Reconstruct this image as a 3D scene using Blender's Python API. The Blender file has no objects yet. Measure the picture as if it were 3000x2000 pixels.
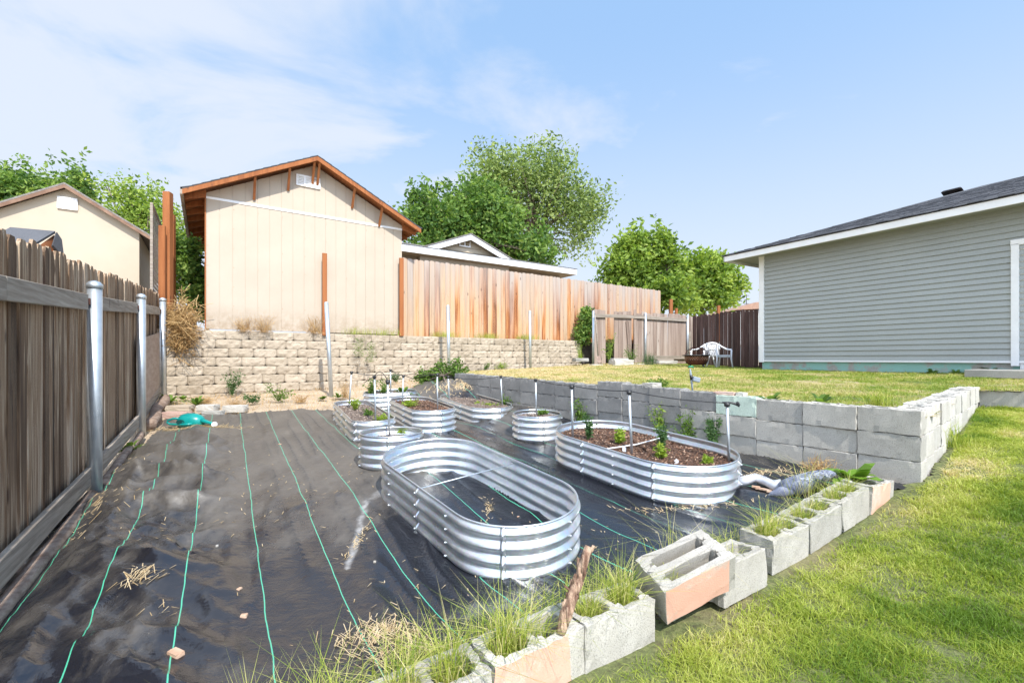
import bpy, bmesh, math, random
import numpy as np
from mathutils import Vector, Matrix
C = bpy.context.scene
COL = C.collection
R = math.radians
rs = np.random.default_rng(7)
random.seed(7)
F_ = 1333.33; CX = 1500.; CY = 1050.; CH = 1.57

# ------------------------------------------------------------------ camera, sky, sun, exposure
cam = bpy.data.cameras.new('camera'); camo = bpy.data.objects.new('camera', cam); COL.objects.link(camo)
camo.location = (0, 0, CH); camo.rotation_euler = (R(90), 0, 0)
cam.lens = 16; cam.sensor_width = 36; cam.shift_y = 50/3000.; cam.clip_start = .05; cam.clip_end = 2000
C.camera = camo
C.view_settings.view_transform = 'Standard'; C.view_settings.look = 'None'
C.view_settings.exposure = 1.45; C.view_settings.gamma = 1
SAZ = 29; SEL = 50
sdir = Vector((math.sin(R(SAZ))*math.cos(R(SEL)), -math.cos(R(SAZ))*math.cos(R(SEL)), math.sin(R(SEL))))
sl = bpy.data.lights.new('sun', 'SUN'); sl.energy = 2.35; sl.angle = R(.6); sl.color = (1, .95, .87)
so = bpy.data.objects.new('sun', sl); COL.objects.link(so); so.location = (5, -8, 12)
so.rotation_euler = sdir.to_track_quat('Z', 'Y').to_euler()
w = bpy.data.worlds.new('World'); C.world = w; w.use_nodes = True
nt = w.node_tree; nt.nodes.clear()
def N(tree, t, **k):
    n = tree.nodes.new(t)
    for a, v in k.items():
        if a.startswith('i_'): n.inputs[a[2:].replace('_', ' ')].default_value = v
        else: setattr(n, a, v)
    return n
sky = N(nt, 'ShaderNodeTexSky', sky_type='NISHITA', sun_disc=False, sun_elevation=R(SEL), sun_rotation=R(180-SAZ),
        air_density=1.0, dust_density=.6, ozone_density=1.5, altitude=200)
bg = N(nt, 'ShaderNodeBackground'); bg.inputs[1].default_value = .115
out = N(nt, 'ShaderNodeOutputWorld')
tc = N(nt, 'ShaderNodeTexCoord'); sep = N(nt, 'ShaderNodeSeparateXYZ')
L = nt.links.new
L(tc.outputs['Generated'], sep.inputs[0])
def M(tree, op, a, b=None, clamp=False):
    n = tree.nodes.new('ShaderNodeMath'); n.operation = op; n.use_clamp = clamp
    for i, v in enumerate((a, b)):
        if v is None: continue
        if isinstance(v, (int, float)): n.inputs[i].default_value = v
        else: tree.links.new(v, n.inputs[i])
    return n.outputs[0]
zz = M(nt, 'MAXIMUM', M(nt, 'ADD', sep.outputs[2], .12), .05)
cmb = N(nt, 'ShaderNodeCombineXYZ')
L(M(nt, 'DIVIDE', sep.outputs[0], zz), cmb.inputs[0]); L(M(nt, 'DIVIDE', sep.outputs[1], zz), cmb.inputs[1])
mp = N(nt, 'ShaderNodeMapping'); mp.inputs['Rotation'].default_value = (0, 0, R(-25)); mp.inputs['Scale'].default_value = (.8, 1.0, 1)
L(cmb.outputs[0], mp.inputs[0])
n1 = N(nt, 'ShaderNodeTexNoise'); n1.inputs['Scale'].default_value = 1.7; n1.inputs['Detail'].default_value = 8
n1.inputs['Roughness'].default_value = .56; n1.inputs['Distortion'].default_value = .45
L(mp.outputs[0], n1.inputs['Vector'])
cr = N(nt, 'ShaderNodeMapRange', interpolation_type='SMOOTHSTEP'); cr.inputs[1].default_value = .40; cr.inputs[2].default_value = .68
# thin cloud is denser to the left of north than to the right
lx = M(nt, 'MULTIPLY', sep.outputs[0], -.24)
L(M(nt, 'ADD', n1.outputs[0], lx), cr.inputs[0])
hz = N(nt, 'ShaderNodeMapRange', interpolation_type='SMOOTHSTEP'); hz.inputs[1].default_value = .0; hz.inputs[2].default_value = .62
hz.inputs[3].default_value = .88; hz.inputs[4].default_value = 0
L(sep.outputs[2], hz.inputs[0])
cl = M(nt, 'MAXIMUM', M(nt, 'MULTIPLY', cr.outputs[0], .8), hz.outputs[0])
blue = N(nt, 'ShaderNodeMix', data_type='RGBA'); blue.inputs[0].default_value = .8
L(sky.outputs[0], blue.inputs[6]); blue.inputs[7].default_value = (1.28, 2.05, 3.2, 1)
mx = N(nt, 'ShaderNodeMix', data_type='RGBA'); L(cl, mx.inputs[0]); L(blue.outputs[2], mx.inputs[6]); mx.inputs[7].default_value = (2.75, 2.9, 3.2, 1)
# milky sky behind the camera, brightness added to fill the shaded faces
so_m = N(nt, 'ShaderNodeMapRange', interpolation_type='SMOOTHSTEP'); so_m.inputs[1].default_value = .15; so_m.inputs[2].default_value = -.5; so_m.inputs[3].default_value = 1; so_m.inputs[4].default_value = 2.3
L(sep.outputs[1], so_m.inputs[0]); vs_ = N(nt, 'ShaderNodeVectorMath', operation='SCALE'); L(mx.outputs[2], vs_.inputs[0]); L(so_m.outputs[0], vs_.inputs['Scale'])
L(vs_.outputs[0], bg.inputs[0]); L(bg.outputs[0], out.inputs[0])

# ------------------------------------------------------------------ helpers
def tag(o, label=None, cat=None, group=None, kind=None):
    for k, v in (('label', label), ('category', cat), ('group', group), ('kind', kind)):
        if v: o[k] = v
    return o
def thing(name, label, cat, loc, group=None, rz=0):
    o = bpy.data.objects.new(name, None); COL.objects.link(o); o.location = loc; o.empty_display_size = .1
    o.rotation_euler = (0, 0, rz)
    return tag(o, label, cat, group)
def mesh_np(name, V, Fs, mat, parent=None, var=None, smooth=False, origin=None, uv=None):
    """V (n,3) in world space; Fs list of (m,k) index arrays. One mesh object."""
    V = np.asarray(V, dtype=np.float64)
    if not isinstance(Fs, (list, tuple)): Fs = [Fs]
    me = bpy.data.meshes.new(name)
    if parent is not None and not getattr(parent, '_loc', None):
        p = parent; off = np.zeros(3)
        while p is not None: off += np.array(p.location); p = p.parent
        V = V-off
    o = bpy.data.objects.new(name, me)
    if origin is not None: V = V-np.array(origin); o.location = origin
    Fs = [np.asarray(f, dtype=np.int32) for f in Fs if len(f)]
    me.vertices.add(len(V)); me.vertices.foreach_set('co', V.astype(np.float32).ravel())
    nl = sum(f.size for f in Fs); nf = sum(len(f) for f in Fs)
    me.loops.add(nl); me.loops.foreach_set('vertex_index', np.concatenate([f.ravel() for f in Fs]))
    me.polygons.add(nf)
    tot = np.concatenate([np.full(len(f), f.shape[1], dtype=np.int32) for f in Fs])
    st = np.concatenate([[0], np.cumsum(tot)[:-1]]).astype(np.int32)
    me.polygons.foreach_set('loop_start', st); me.polygons.foreach_set('loop_total', tot)
    me.polygons.foreach_set('use_smooth', np.full(nf, bool(smooth)))
    if var is not None:
        at = me.attributes.new('var', 'FLOAT', 'POINT'); at.data.foreach_set('value', np.asarray(var, dtype=np.float32))
    me.update(calc_edges=True); me.validate()
    if mat: me.materials.append(mat)
    COL.objects.link(o)
    if parent is not None: o.parent = parent
    return o
class MB:
    """collects shapes into ONE mesh"""
    def __init__(s): s.V = []; s.F = {}; s.n = 0; s.var = []
    def add(s, V, Fs, v=None):
        V = np.asarray(V, float)
        if v is None: v = random.random()
        for f in Fs: s.F.setdefault(len(f), []).append([i+s.n for i in f])
        s.V.append(V); s.n += len(V); s.var.append(np.full(len(V), v) if np.isscalar(v) else np.asarray(v))
    def box(s, c, size, ax=(1, 0, 0), up=(0, 0, 1), v=None, taper=1.):
        ax = Vector(ax).normalized(); up = Vector(up); by = up.cross(ax).normalized(); up = ax.cross(by).normalized()
        c = Vector(c); P = []
        for dz in (-.5, .5):
            t = taper if dz > 0 else 1
            for dx, dy in ((-.5, -.5), (.5, -.5), (.5, .5), (-.5, .5)):
                P.append(c+ax*dx*size[0]*t+by*dy*size[1]*t+up*dz*size[2])
        s.add([tuple(p) for p in P], [(3, 2, 1, 0), (4, 5, 6, 7), (0, 1, 5, 4), (1, 2, 6, 5), (2, 3, 7, 6), (3, 0, 4, 7)], v)
    def prism(s, poly, a, b, v=None):
        """poly: list of 3d points, extruded by vector (b-a)"""
        n = len(poly); d = Vector(b)-Vector(a); P = [tuple(Vector(p)) for p in poly]+[tuple(Vector(p)+d) for p in poly]
        s.add(P, [tuple(range(n))[::-1], tuple(range(n, 2*n))]+[(i, (i+1) % n, n+(i+1) % n, n+i) for i in range(n)], v)
    def tube(s, pts, r, seg=8, v=None, cap=True):
        pts = [Vector(p) for p in pts]; n = len(pts)
        rr = r if hasattr(r, '__len__') else [r]*n
        V = []; prev = None
        for i, p in enumerate(pts):
            d = (pts[min(i+1, n-1)]-pts[max(i-1, 0)])
            d = d.normalized() if d.length > 1e-9 else Vector((0, 0, 1))
            if prev is None:
                a = d.orthogonal().normalized()
            else:
                a = (prev-d*prev.dot(d)); a = a.normalized() if a.length > 1e-6 else d.orthogonal().normalized()
            prev = a; b = d.cross(a)
            for k in range(seg):
                t = 2*math.pi*k/seg; V.append(tuple(p+(a*math.cos(t)+b*math.sin(t))*rr[i]))
        Fs = [(i*seg+k, i*seg+(k+1) % seg, (i+1)*seg+(k+1) % seg, (i+1)*seg+k) for i in range(n-1) for k in range(seg)]
        if cap: Fs += [tuple(range(seg))[::-1], tuple(range((n-1)*seg, n*seg))]
        s.add(V, Fs, v)
    def ball(s, c, r, v=None, sx=(1, 1, 1), seg=8, rings=5):
        V = []
        for i in range(rings+1):
            ph = math.pi*i/rings
            for k in range(seg):
                t = 2*math.pi*k/seg
                V.append((c[0]+r*sx[0]*math.sin(ph)*math.cos(t), c[1]+r*sx[1]*math.sin(ph)*math.sin(t), c[2]+r*sx[2]*math.cos(ph)))
        s.add(V, [(i*seg+k, (i+1)*seg+k, (i+1)*seg+(k+1) % seg, i*seg+(k+1) % seg) for i in range(rings) for k in range(seg)], v)
    def build(s, name, mat, parent=None, smooth=False, origin=None, bevel=0, seg=2):
        V = np.concatenate(s.V); o = mesh_np(name, V, [np.array(f) for f in s.F.values()], mat, parent, np.concatenate(s.var), smooth, origin)
        if bevel:
            m = o.modifiers.new('bevel', 'BEVEL'); m.width = bevel; m.segments = seg; m.limit_method = 'ANGLE'; m.angle_limit = R(40)
            m.harden_normals = False
        return o
def at(px, py, y): return Vector(((px-CX)/F_*y, y, CH-(py-CY)/F_*y))          # a point at depth y
def on_h(px, py, h):                                                            # a point on the level plane z = h
    y = (CH-h)*F_/(py-CY); return Vector(((px-CX)/F_*y, y, h))
def on_g(px, py, fn):
    lo = .5
    for y in np.arange(.6, 30, .02):
        p = at(px, py, y)
        if p.z <= fn(p.x, p.y): return Vector((p.x, p.y, fn(p.x, p.y)))
    return at(px, py, 8)
# value noise
_perm = rs.random((256, 256))
def vn(x, y):
    x = np.asarray(x, float); y = np.asarray(y, float)
    xi = np.floor(x).astype(int); yi = np.floor(y).astype(int); fx = x-xi; fy = y-yi
    fx = fx*fx*(3-2*fx); fy = fy*fy*(3-2*fy)
    g = lambda a, b: _perm[a & 255, b & 255]
    return (g(xi, yi)*(1-fx)+g(xi+1, yi)*fx)*(1-fy)+(g(xi, yi+1)*(1-fx)+g(xi+1, yi+1)*fx)*fy
def fbm(x, y, o=4): return sum(vn(x*2**i+i*17.3, y*2**i+i*9.1)*.5**(i+1) for i in range(o))
def tps(pts, lam=.02):
    P = np.array(pts, float); n = len(P)
    def U(r2): return np.where(r2 > 1e-12, r2*np.log(np.maximum(r2, 1e-12)), 0)
    D = ((P[:, None, :2]-P[None, :, :2])**2).sum(-1)
    A = np.zeros((n+3, n+3)); A[:n, :n] = U(D)+np.eye(n)*lam; A[:n, n] = 1; A[:n, n+1:] = P[:, :2]; A[n, :n] = 1; A[n+1:, :n] = P[:, :2].T
    c = np.linalg.solve(A, np.concatenate([P[:, 2], np.zeros(3)]))
    def f(x, y):
        x = np.asarray(x, float); y = np.asarray(y, float)
        r2 = (x[..., None]-P[:, 0])**2+(y[..., None]-P[:, 1])**2
        r = U(r2)@c[:n]+c[n]+c[n+1]*x+c[n+2]*y
        return float(r) if r.ndim == 0 else r
    return f
def inpoly(x, y, poly):
    x = np.asarray(x); y = np.asarray(y); r = np.zeros(x.shape, bool); n = len(poly)
    for i in range(n):
        x1, y1 = poly[i]; x2, y2 = poly[(i+1) % n]
        c = ((y1 > y) != (y2 > y)) & (x < (x2-x1)*(y-y1)/((y2-y1) if abs(y2-y1) > 1e-12 else 1e-12)+x1); r ^= c
    return r

# ------------------------------------------------------------------ materials
def mat(name):
    m = bpy.data.materials.new(name); m.use_nodes = True; t = m.node_tree; t.nodes.clear()
    b = t.nodes.new('ShaderNodeBsdfPrincipled'); o = t.nodes.new('ShaderNodeOutputMaterial'); t.links.new(b.outputs[0], o.inputs[0])
    return m, t, b
def ramp(t, fac, cols):
    r = t.nodes.new('ShaderNodeValToRGB'); e = r.color_ramp.elements
    while len(e) > 1: e.remove(e[-1])
    for i, (p, c) in enumerate(cols):
        el = e[0] if i == 0 else e.new(p)
        el.position = p; el.color = (*c, 1)
    t.links.new(fac, r.inputs[0]); return r.outputs[0]
def noise(t, scale, detail=4, rough=.55, vec=None, mapscale=None, dist=0, rot=None):
    n = t.nodes.new('ShaderNodeTexNoise'); n.inputs['Scale'].default_value = scale; n.inputs['Detail'].default_value = detail
    n.inputs['Roughness'].default_value = rough; n.inputs['Distortion'].default_value = dist
    if vec is None:
        c = t.nodes.new('ShaderNodeTexCoord'); vec = c.outputs['Object']
    if mapscale or rot:
        m = t.nodes.new('ShaderNodeMapping')
        if mapscale: m.inputs['Scale'].default_value = mapscale
        if rot: m.inputs['Rotation'].default_value = rot
        t.links.new(vec, m.inputs[0]); vec = m.outputs[0]
    t.links.new(vec, n.inputs['Vector']); return n.outputs[0]
def mixc(t, f, a, b, mode='MIX'):
    m = t.nodes.new('ShaderNodeMix'); m.data_type = 'RGBA'; m.blend_type = mode
    for i, v in ((0, f), (6, a), (7, b)):
        if isinstance(v, (int, float)): m.inputs[i].default_value = v
        elif isinstance(v, tuple): m.inputs[i].default_value = (*v, 1)
        else: t.links.new(v, m.inputs[i])
    return m.outputs[2]
def bump(t, b, h, s=.4, d=.01, prev=None):
    n = t.nodes.new('ShaderNodeBump'); n.inputs['Strength'].default_value = s; n.inputs['Distance'].default_value = d
    t.links.new(h, n.inputs['Height'])
    if prev: t.links.new(prev, n.inputs['Normal'])
    t.links.new(n.outputs[0], b.inputs['Normal']); return n.outputs[0]
def attr(t, name='var'):
    a = t.nodes.new('ShaderNodeAttribute'); a.attribute_name = name; return a.outputs['Fac']
def wn(t, v):
    n = t.nodes.new('ShaderNodeTexWhiteNoise'); n.noise_dimensions = '1D'; t.links.new(v, n.inputs['W']); return n.outputs['Value']
def simple(name, c1, c2, scale=6, rough=.8, bs=.3, bd=.004, metallic=0, detail=5, mapscale=None, bscale=None, lo=.35, hi=.65):
    m, t, b = mat(name); f = noise(t, scale, detail, mapscale=mapscale)
    t.links.new(ramp(t, f, [(lo, c1), (hi, c2)]), b.inputs['Base Color'])
    b.inputs['Roughness'].default_value = rough; b.inputs['Metallic'].default_value = metallic
    if bs: bump(t, b, noise(t, bscale or scale*6, 4, mapscale=mapscale), bs, bd)
    return m
def wood(name, cols, streak=(26, 26, .9), rough=.85, per=.5, bs=.5, along=None, knots=True, greytop=None):
    """vertical grained wood; 'var' picks the tone of each board"""
    m, t, b = mat(name); v = attr(t)
    c = t.nodes.new('ShaderNodeTexCoord'); vm = t.nodes.new('ShaderNodeVectorMath'); vm.operation = 'ADD'
    cm = t.nodes.new('ShaderNodeCombineXYZ'); t.links.new(M(t, 'MULTIPLY', v, 37.), cm.inputs[0]); t.links.new(M(t, 'MULTIPLY', v, 91.), cm.inputs[2])
    t.links.new(c.outputs['Object'], vm.inputs[0]); t.links.new(cm.outputs[0], vm.inputs[1])
    f1 = noise(t, 1., 6, .6, vec=vm.outputs[0], mapscale=streak, dist=.4)
    f2 = noise(t, 1., 3, .5, vec=vm.outputs[0], mapscale=(streak[0]*.12, streak[1]*.12, streak[2]*.6))
    f = M(t, 'ADD', M(t, 'MULTIPLY', f1, .55), M(t, 'MULTIPLY', f2, .45))
    f = M(t, 'ADD', f, M(t, 'MULTIPLY', M(t, 'SUBTRACT', wn(t, v), .5), per*.35))
    col = ramp(t, f, cols)
    if greytop:
        # weathered boards have greyed from the top down, each to its own depth
        z0, z1, gc = greytop
        gp_ = t.nodes.new('ShaderNodeNewGeometry'); sp = t.nodes.new('ShaderNodeSeparateXYZ'); t.links.new(gp_.outputs['Position'], sp.inputs[0])
        mr = t.nodes.new('ShaderNodeMapRange'); mr.inputs[1].default_value = z0; mr.inputs[2].default_value = z1; mr.clamp = True
        zc = M(t, 'ADD', sp.outputs[2], M(t, 'MULTIPLY', M(t, 'SUBTRACT', f2, .5), 3.2))
        zc = M(t, 'ADD', zc, M(t, 'MULTIPLY', M(t, 'SUBTRACT', wn(t, M(t, 'ADD', v, 3.3)), .5), 1.0))
        t.links.new(zc, mr.inputs[0]); col = mixc(t, mr.outputs[0], col, mixc(t, f1, tuple(x*.75 for x in gc), tuple(min(1, x*1.25) for x in gc)))
    if knots:
        vo = t.nodes.new('ShaderNodeTexVoronoi'); vo.inputs['Scale'].default_value = 1
        mpp = t.nodes.new('ShaderNodeMapping'); mpp.inputs['Scale'].default_value = (6, 6, 2.2); t.links.new(vm.outputs[0], mpp.inputs[0]); t.links.new(mpp.outputs[0], vo.inputs['Vector'])
        k = t.nodes.new('ShaderNodeMapRange'); k.inputs[1].default_value = .05; k.inputs[2].default_value = .13; k.inputs[3].default_value = .75; k.inputs[4].default_value = 0
        t.links.new(vo.outputs['Distance'], k.inputs[0]); col = mixc(t, k.outputs[0], col, (.06, .03, .018))
    t.links.new(col, b.inputs['Base Color']); b.inputs['Roughness'].default_value = rough
    bump(t, b, f1, bs, .006)
    return m
def leafmat(name, cols, trans=.45, rough=.55):
    m = bpy.data.materials.new(name); m.use_nodes = True; t = m.node_tree; t.nodes.clear()
    o = t.nodes.new('ShaderNodeOutputMaterial'); v = attr(t); col = ramp(t, v, cols)
    d = t.nodes.new('ShaderNodeBsdfPrincipled'); d.inputs['Roughness'].default_value = rough; t.links.new(col, d.inputs['Base Color'])
    d.inputs['Specular IOR Level'].default_value = .35
    tr = t.nodes.new('ShaderNodeBsdfTranslucent'); t.links.new(mixc(t, .5, col, mixc(t, 1., col, (1.5, 1.5, .5), 'MULTIPLY')), tr.inputs[0])
    ms = t.nodes.new('ShaderNodeMixShader'); ms.inputs[0].default_value = trans
    t.links.new(d.outputs[0], ms.inputs[1]); t.links.new(tr.outputs[0], ms.inputs[2]); t.links.new(ms.outputs[0], o.inputs[0])
    return m
def concrete(name, c1, c2, stain=(.2, .19, .17), paint=None, bs=.5):
    m, t, b = mat(name)
    v = attr(t)
    g = t.nodes.new('ShaderNodeNewGeometry')
    f = noise(t, 5, 6, .65, vec=g.outputs['Position']); fs = noise(t, 160, 3, .6, vec=g.outputs['Position']); big = noise(t, 1.6, 4, .6, vec=g.outputs['Position'])
    col = ramp(t, f, [(.3, c1), (.7, c2)])
    col = mixc(t, ramp(t, fs, [(.38, (.55, .55, .55)), (.48, (0, 0, 0))]), col, tuple(x*.5 for x in c1))
    col = mixc(t, ramp(t, big, [(.42, (0, 0, 0)), (.72, (.55, .55, .55))]), col, stain)
    oi = t.nodes.new('ShaderNodeObjectInfo')
    col = mixc(t, .5, col, mixc(t, 1., col, ramp(t, oi.outputs['Random'], [(0, (.72, .72, .72)), (1, (1.22, 1.2, 1.16))]), 'MULTIPLY'))
    if paint:
        pc, lo, hi, sc = paint
        col = mixc(t, ramp(t, noise(t, sc, 5, .7, vec=g.outputs['Position']), [(lo, (0, 0, 0)), (hi, (.9, .9, .9))]), col, pc)
    t.links.new(col, b.inputs['Base Color']); b.inputs['Roughness'].default_value = .92; b.inputs['Specular IOR Level'].default_value = .25
    n = bump(t, b, fs, bs, .004); bump(t, b, f, .4, .01, n)
    return m
m_block = concrete('concrete block', (.37, .35, .31), (.49, .465, .42), (.29, .265, .22))
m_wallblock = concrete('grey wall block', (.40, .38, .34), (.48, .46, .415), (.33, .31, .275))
m_wallblockd = concrete('darker grey wall block', (.235, .23, .22), (.32, .31, .295), (.17, .165, .155))  # darker grey for the far columns of the block wall
m_greenblock = concrete('mint painted block', (.46, .56, .48), (.54, .63, .54), (.42, .50, .43))
m_salmon = concrete('salmon painted face', (.44, .42, .37), (.56, .52, .46), (.46, .54, .42), paint=((.66, .36, .26), .34, .46, 3.5), bs=.4)
m_pale = concrete('pale wall block', (.44, .42, .38), (.56, .54, .50), (.36, .33, .28))
m_found = concrete('foundation', (.30, .30, .28), (.42, .41, .38), (.22, .20, .17), paint=((.25, .47, .41), .42, .52, 3.0))
m_slab = concrete('slab', (.38, .37, .34), (.48, .46, .42))
m_brick = concrete('red brick', (.42, .27, .22), (.55, .38, .33), (.5, .45, .4))
# split-face retaining wall stone
m_split, t, b = mat('tan split face block')
v = attr(t); f = noise(t, 3, 6, .6); f2 = noise(t, 45, 4, .7)
col = ramp(t, M(t, 'ADD', M(t, 'MULTIPLY', wn(t, v), .5), M(t, 'MULTIPLY', f, .5)), [(.2, (.335, .275, .205)), (.5, (.42, .35, .265)), (.85, (.49, .415, .325))])
col = mixc(t, ramp(t, f2, [(.3, (.5, .5, .5)), (.5, (0, 0, 0))]), col, (.33, .27, .2))
t.links.new(col, b.inputs['Base Color']); b.inputs['Roughness'].default_value = .95; b.inputs['Specular IOR Level'].default_value = .2
bump(t, b, f2, .7, .012)
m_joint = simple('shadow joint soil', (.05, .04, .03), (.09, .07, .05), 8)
# galvanised sheet
m_galv, t, b = mat('galvanised sheet')
vo = t.nodes.new('ShaderNodeTexVoronoi'); vo.inputs['Scale'].default_value = 70; tcn = t.nodes.new('ShaderNodeTexCoord'); t.links.new(tcn.outputs['Object'], vo.inputs['Vector'])
f = noise(t, 4, 5, .6); sc = noise(t, 1, 4, .6, mapscale=(3, 3, 90))
col = mixc(t, .25, ramp(t, f, [(.3, (.62, .655, .69)), (.7, (.76, .79, .815))]), vo.outputs['Color'], 'SOFT_LIGHT')
b.inputs['Metallic'].default_value = .93; t.links.new(col, b.inputs['Base Color'])
t.links.new(ramp(t, f, [(.25, (.25,)*3), (.75, (.40,)*3)]), b.inputs['Roughness']); bump(t, b, noise(t, 14, 3), .10, .004)
dm = ramp(t, noise(t, 2.6, 6, .7), [(.48, (0, 0, 0)), (.72, (.55, .55, .55))])
t.links.new(mixc(t, dm, b.inputs['Base Color'].links[0].from_socket, (.50, .47, .42)), b.inputs['Base Color']); t.links.new(M(t, 'SUBTRACT', .93, M(t, 'MULTIPLY', dm, .7)), b.inputs['Metallic'])
m_steel = simple('galvanised pipe', (.50, .55, .59), (.62, .66, .69), 9, .42, .12, .002, metallic=.75)
m_white = simple('white paint', (.78, .78, .77), (.84, .84, .83), 5, .5, .1, .002)
m_plastic = simple('white plastic', (.74, .76, .79), (.82, .83, .85), 4, .35, 0)
m_black = simple('black plastic', (.012, .012, .013), (.03, .03, .03), 9, .45, 0)
m_teal = simple('teal plastic', (.0, .20, .19), (.005, .27, .245), 6, .32, .08, .002)
m_green = simple('green plastic', (.01, .18, .08), (.02, .25, .1), 6, .4, 0)
m_grey = simple('grey plastic', (.20, .24, .28), (.28, .32, .36), 6, .5, 0)
m_rust = simple('rusted steel', (.055, .018, .012), (.13, .04, .022), 12, .6, .2, .003, metallic=.35)
m_iron = simple('dark iron', (.03, .028, .028), (.07, .06, .055), 12, .5, .1, .002, metallic=.5)
m_decoy = simple('decoy plumage', (.09, .105, .16), (.22, .24, .31), 16, .55, .5, .006, mapscale=(1, 3, 1))
m_decoyneck = simple('decoy neck', (.42, .44, .49), (.58, .59, .62), 12, .5, .3, .004)
m_pink = simple('decoy beak', (.50, .27, .22), (.58, .33, .27), 8, .5, 0)
# timber
m_fence = wood('weathered fence board', [(.30, (.028, .015, .008)), (.40, (.10, .057, .030)), (.46, (.20, .125, .072)), (.50, (.44, .34, .235)), (.54, (.17, .092, .045)), (.60, (.28, .185, .11)), (.66, (.50, .40, .295)), (.74, (.09, .052, .028))], per=.7)
m_darkfence = wood('dark fence board', [(.25, (.018, .010, .009)), (.45, (.055, .028, .022)), (.6, (.11, .06, .05)), (.8, (.22, .19, .17))], per=.6)
m_greyfence = wood('bleached fence board', [(.25, (.13, .09, .07)), (.45, (.26, .19, .15)), (.6, (.36, .28, .23)), (.8, (.50, .44, .38))], per=.7)
m_rail = wood('weathered rail', [(.25, (.10, .075, .055)), (.5, (.28, .235, .19)), (.75, (.46, .41, .345))], streak=(3, 3, 50), per=.2)
m_cedar = wood('weathering cedar board', [(.24, (.09, .035, .015)), (.36, (.30, .10, .03)), (.44, (.47, .21, .075)), (.53, (.52, .32, .165)), (.64, (.50, .355, .23)), (.78, (.30, .18, .10))], per=1.1, greytop=(2.6, 4.4, (.40, .335, .29)))
m_stain = wood('orange stained cedar', [(.25, (.15, .042, .012)), (.5, (.31, .105, .030)), (.8, (.42, .17, .06))], streak=(18, 18, 1.0), per=.4, knots=True, bs=.2)
m_log = simple('timber log', (.16, .10, .07), (.36, .27, .21), 3, .9, .6, .01, mapscale=(6, 2, 6))
m_bark = simple('bark', (.10, .075, .055), (.22, .17, .13), 5, .95, .8, .02, mapscale=(4, 4, 1))
m_stickbark = simple('stick bark', (.16, .085, .055), (.52, .36, .25), 14, .9, 1.0, .012, mapscale=(3, 3, 1), lo=.38, hi=.62, bscale=40)
m_chip = simple('wood chip', (.40, .24, .15), (.62, .44, .32), 9, .9, .5, .004)
m_straw = leafmat('dry straw', [(0, (.45, .32, .17)), (1, (.72, .58, .38))], .2)
m_stone = concrete('rubble stone', (.42, .38, .33), (.58, .54, .48), (.35, .31, .26))
m_cream = simple('cream shed paint', (.435, .365, .285), (.475, .40, .315), 1.2, .75, .12, .002, bscale=25)
t = m_cream.node_tree; b = t.nodes['Principled BSDF']; src = b.inputs['Base Color'].links[0].from_socket
g = t.nodes.new('ShaderNodeNewGeometry'); sp = t.nodes.new('ShaderNodeSeparateXYZ'); t.links.new(g.outputs['Position'], sp.inputs[0])
mr = t.nodes.new('ShaderNodeMapRange'); mr.inputs[1].default_value = 2.12; mr.inputs[2].default_value = 2.62; mr.inputs[3].default_value = .75; mr.inputs[4].default_value = 0; t.links.new(sp.outputs[2], mr.inputs[0])
t.links.new(mixc(t, M(t, 'MULTIPLY', mr.outputs[0], ramp(t, noise(t, 9, 5, .7), [(.38, (0, 0, 0)), (.62, (1, 1, 1))])), src, (.30, .21, .13)), b.inputs['Base Color'])
m_cream2 = simple('cream siding paint', (.44, .375, .285), (.48, .415, .32), 1.2, .8, .1, .002, bscale=25)
m_olive = simple('tan lap siding', (.34, .28, .20), (.42, .35, .25), 3, .8, .1, .003)
m_siding, t, b = mat('grey lap siding')
g = t.nodes.new('ShaderNodeNewGeometry')
f = noise(t, 1.3, 5, .6); f2 = noise(t, 60, 3, .5, mapscale=(1, 1, .25))
t.links.new(mixc(t, .3, ramp(t, f, [(.3, (.325, .345, .33)), (.7, (.37, .39, .37))]), ramp(t, f2, [(.3, (.295, .315, .30)), (.7, (.41, .43, .41))])), b.inputs['Base Color'])
b.inputs['Roughness'].default_value = .7; bump(t, b, f2, .15, .003)
m_soffit = simple('grey soffit', (.30, .32, .30), (.35, .37, .34), 2, .8, .1, .002)
m_shingle, t, b = mat('asphalt shingle')
v = attr(t); f2 = noise(t, 90, 3, .7)
col = mixc(t, .4, ramp(t, wn(t, v), [(0, (.035, .038, .045)), (.5, (.075, .08, .09)), (1, (.14, .14, .15))]), ramp(t, f2, [(.3, (.03, .03, .035)), (.7, (.2, .2, .21))]))
t.links.new(col, b.inputs['Base Color']); b.inputs['Roughness'].default_value = .95; bump(t, b, f2, .5, .004)
m_soil = simple('bark mulch', (.055, .03, .02), (.22, .115, .07), 55, .95, 1.0, .02, lo=.38, hi=.62)
m_gravel = simple('crumbly soil', (.12, .085, .065), (.34, .26, .21), 60, .95, 1.0, .02, lo=.38, hi=.62)
m_dirt, t, b = mat('dry dirt')
f = noise(t, 2.2, 6, .65); f2 = noise(t, 60, 4, .7)
col = ramp(t, f, [(.3, (.36, .27, .18)), (.55, (.52, .41, .29)), (.75, (.60, .50, .37))])
col = mixc(t, ramp(t, f2, [(.35, (.7, .7, .7)), (.5, (0, 0, 0))]), col, (.22, .15, .09))
t.links.new(col, b.inputs['Base Color']); b.inputs['Roughness'].default_value = .98; bump(t, b, f2, .8, .02)
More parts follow.
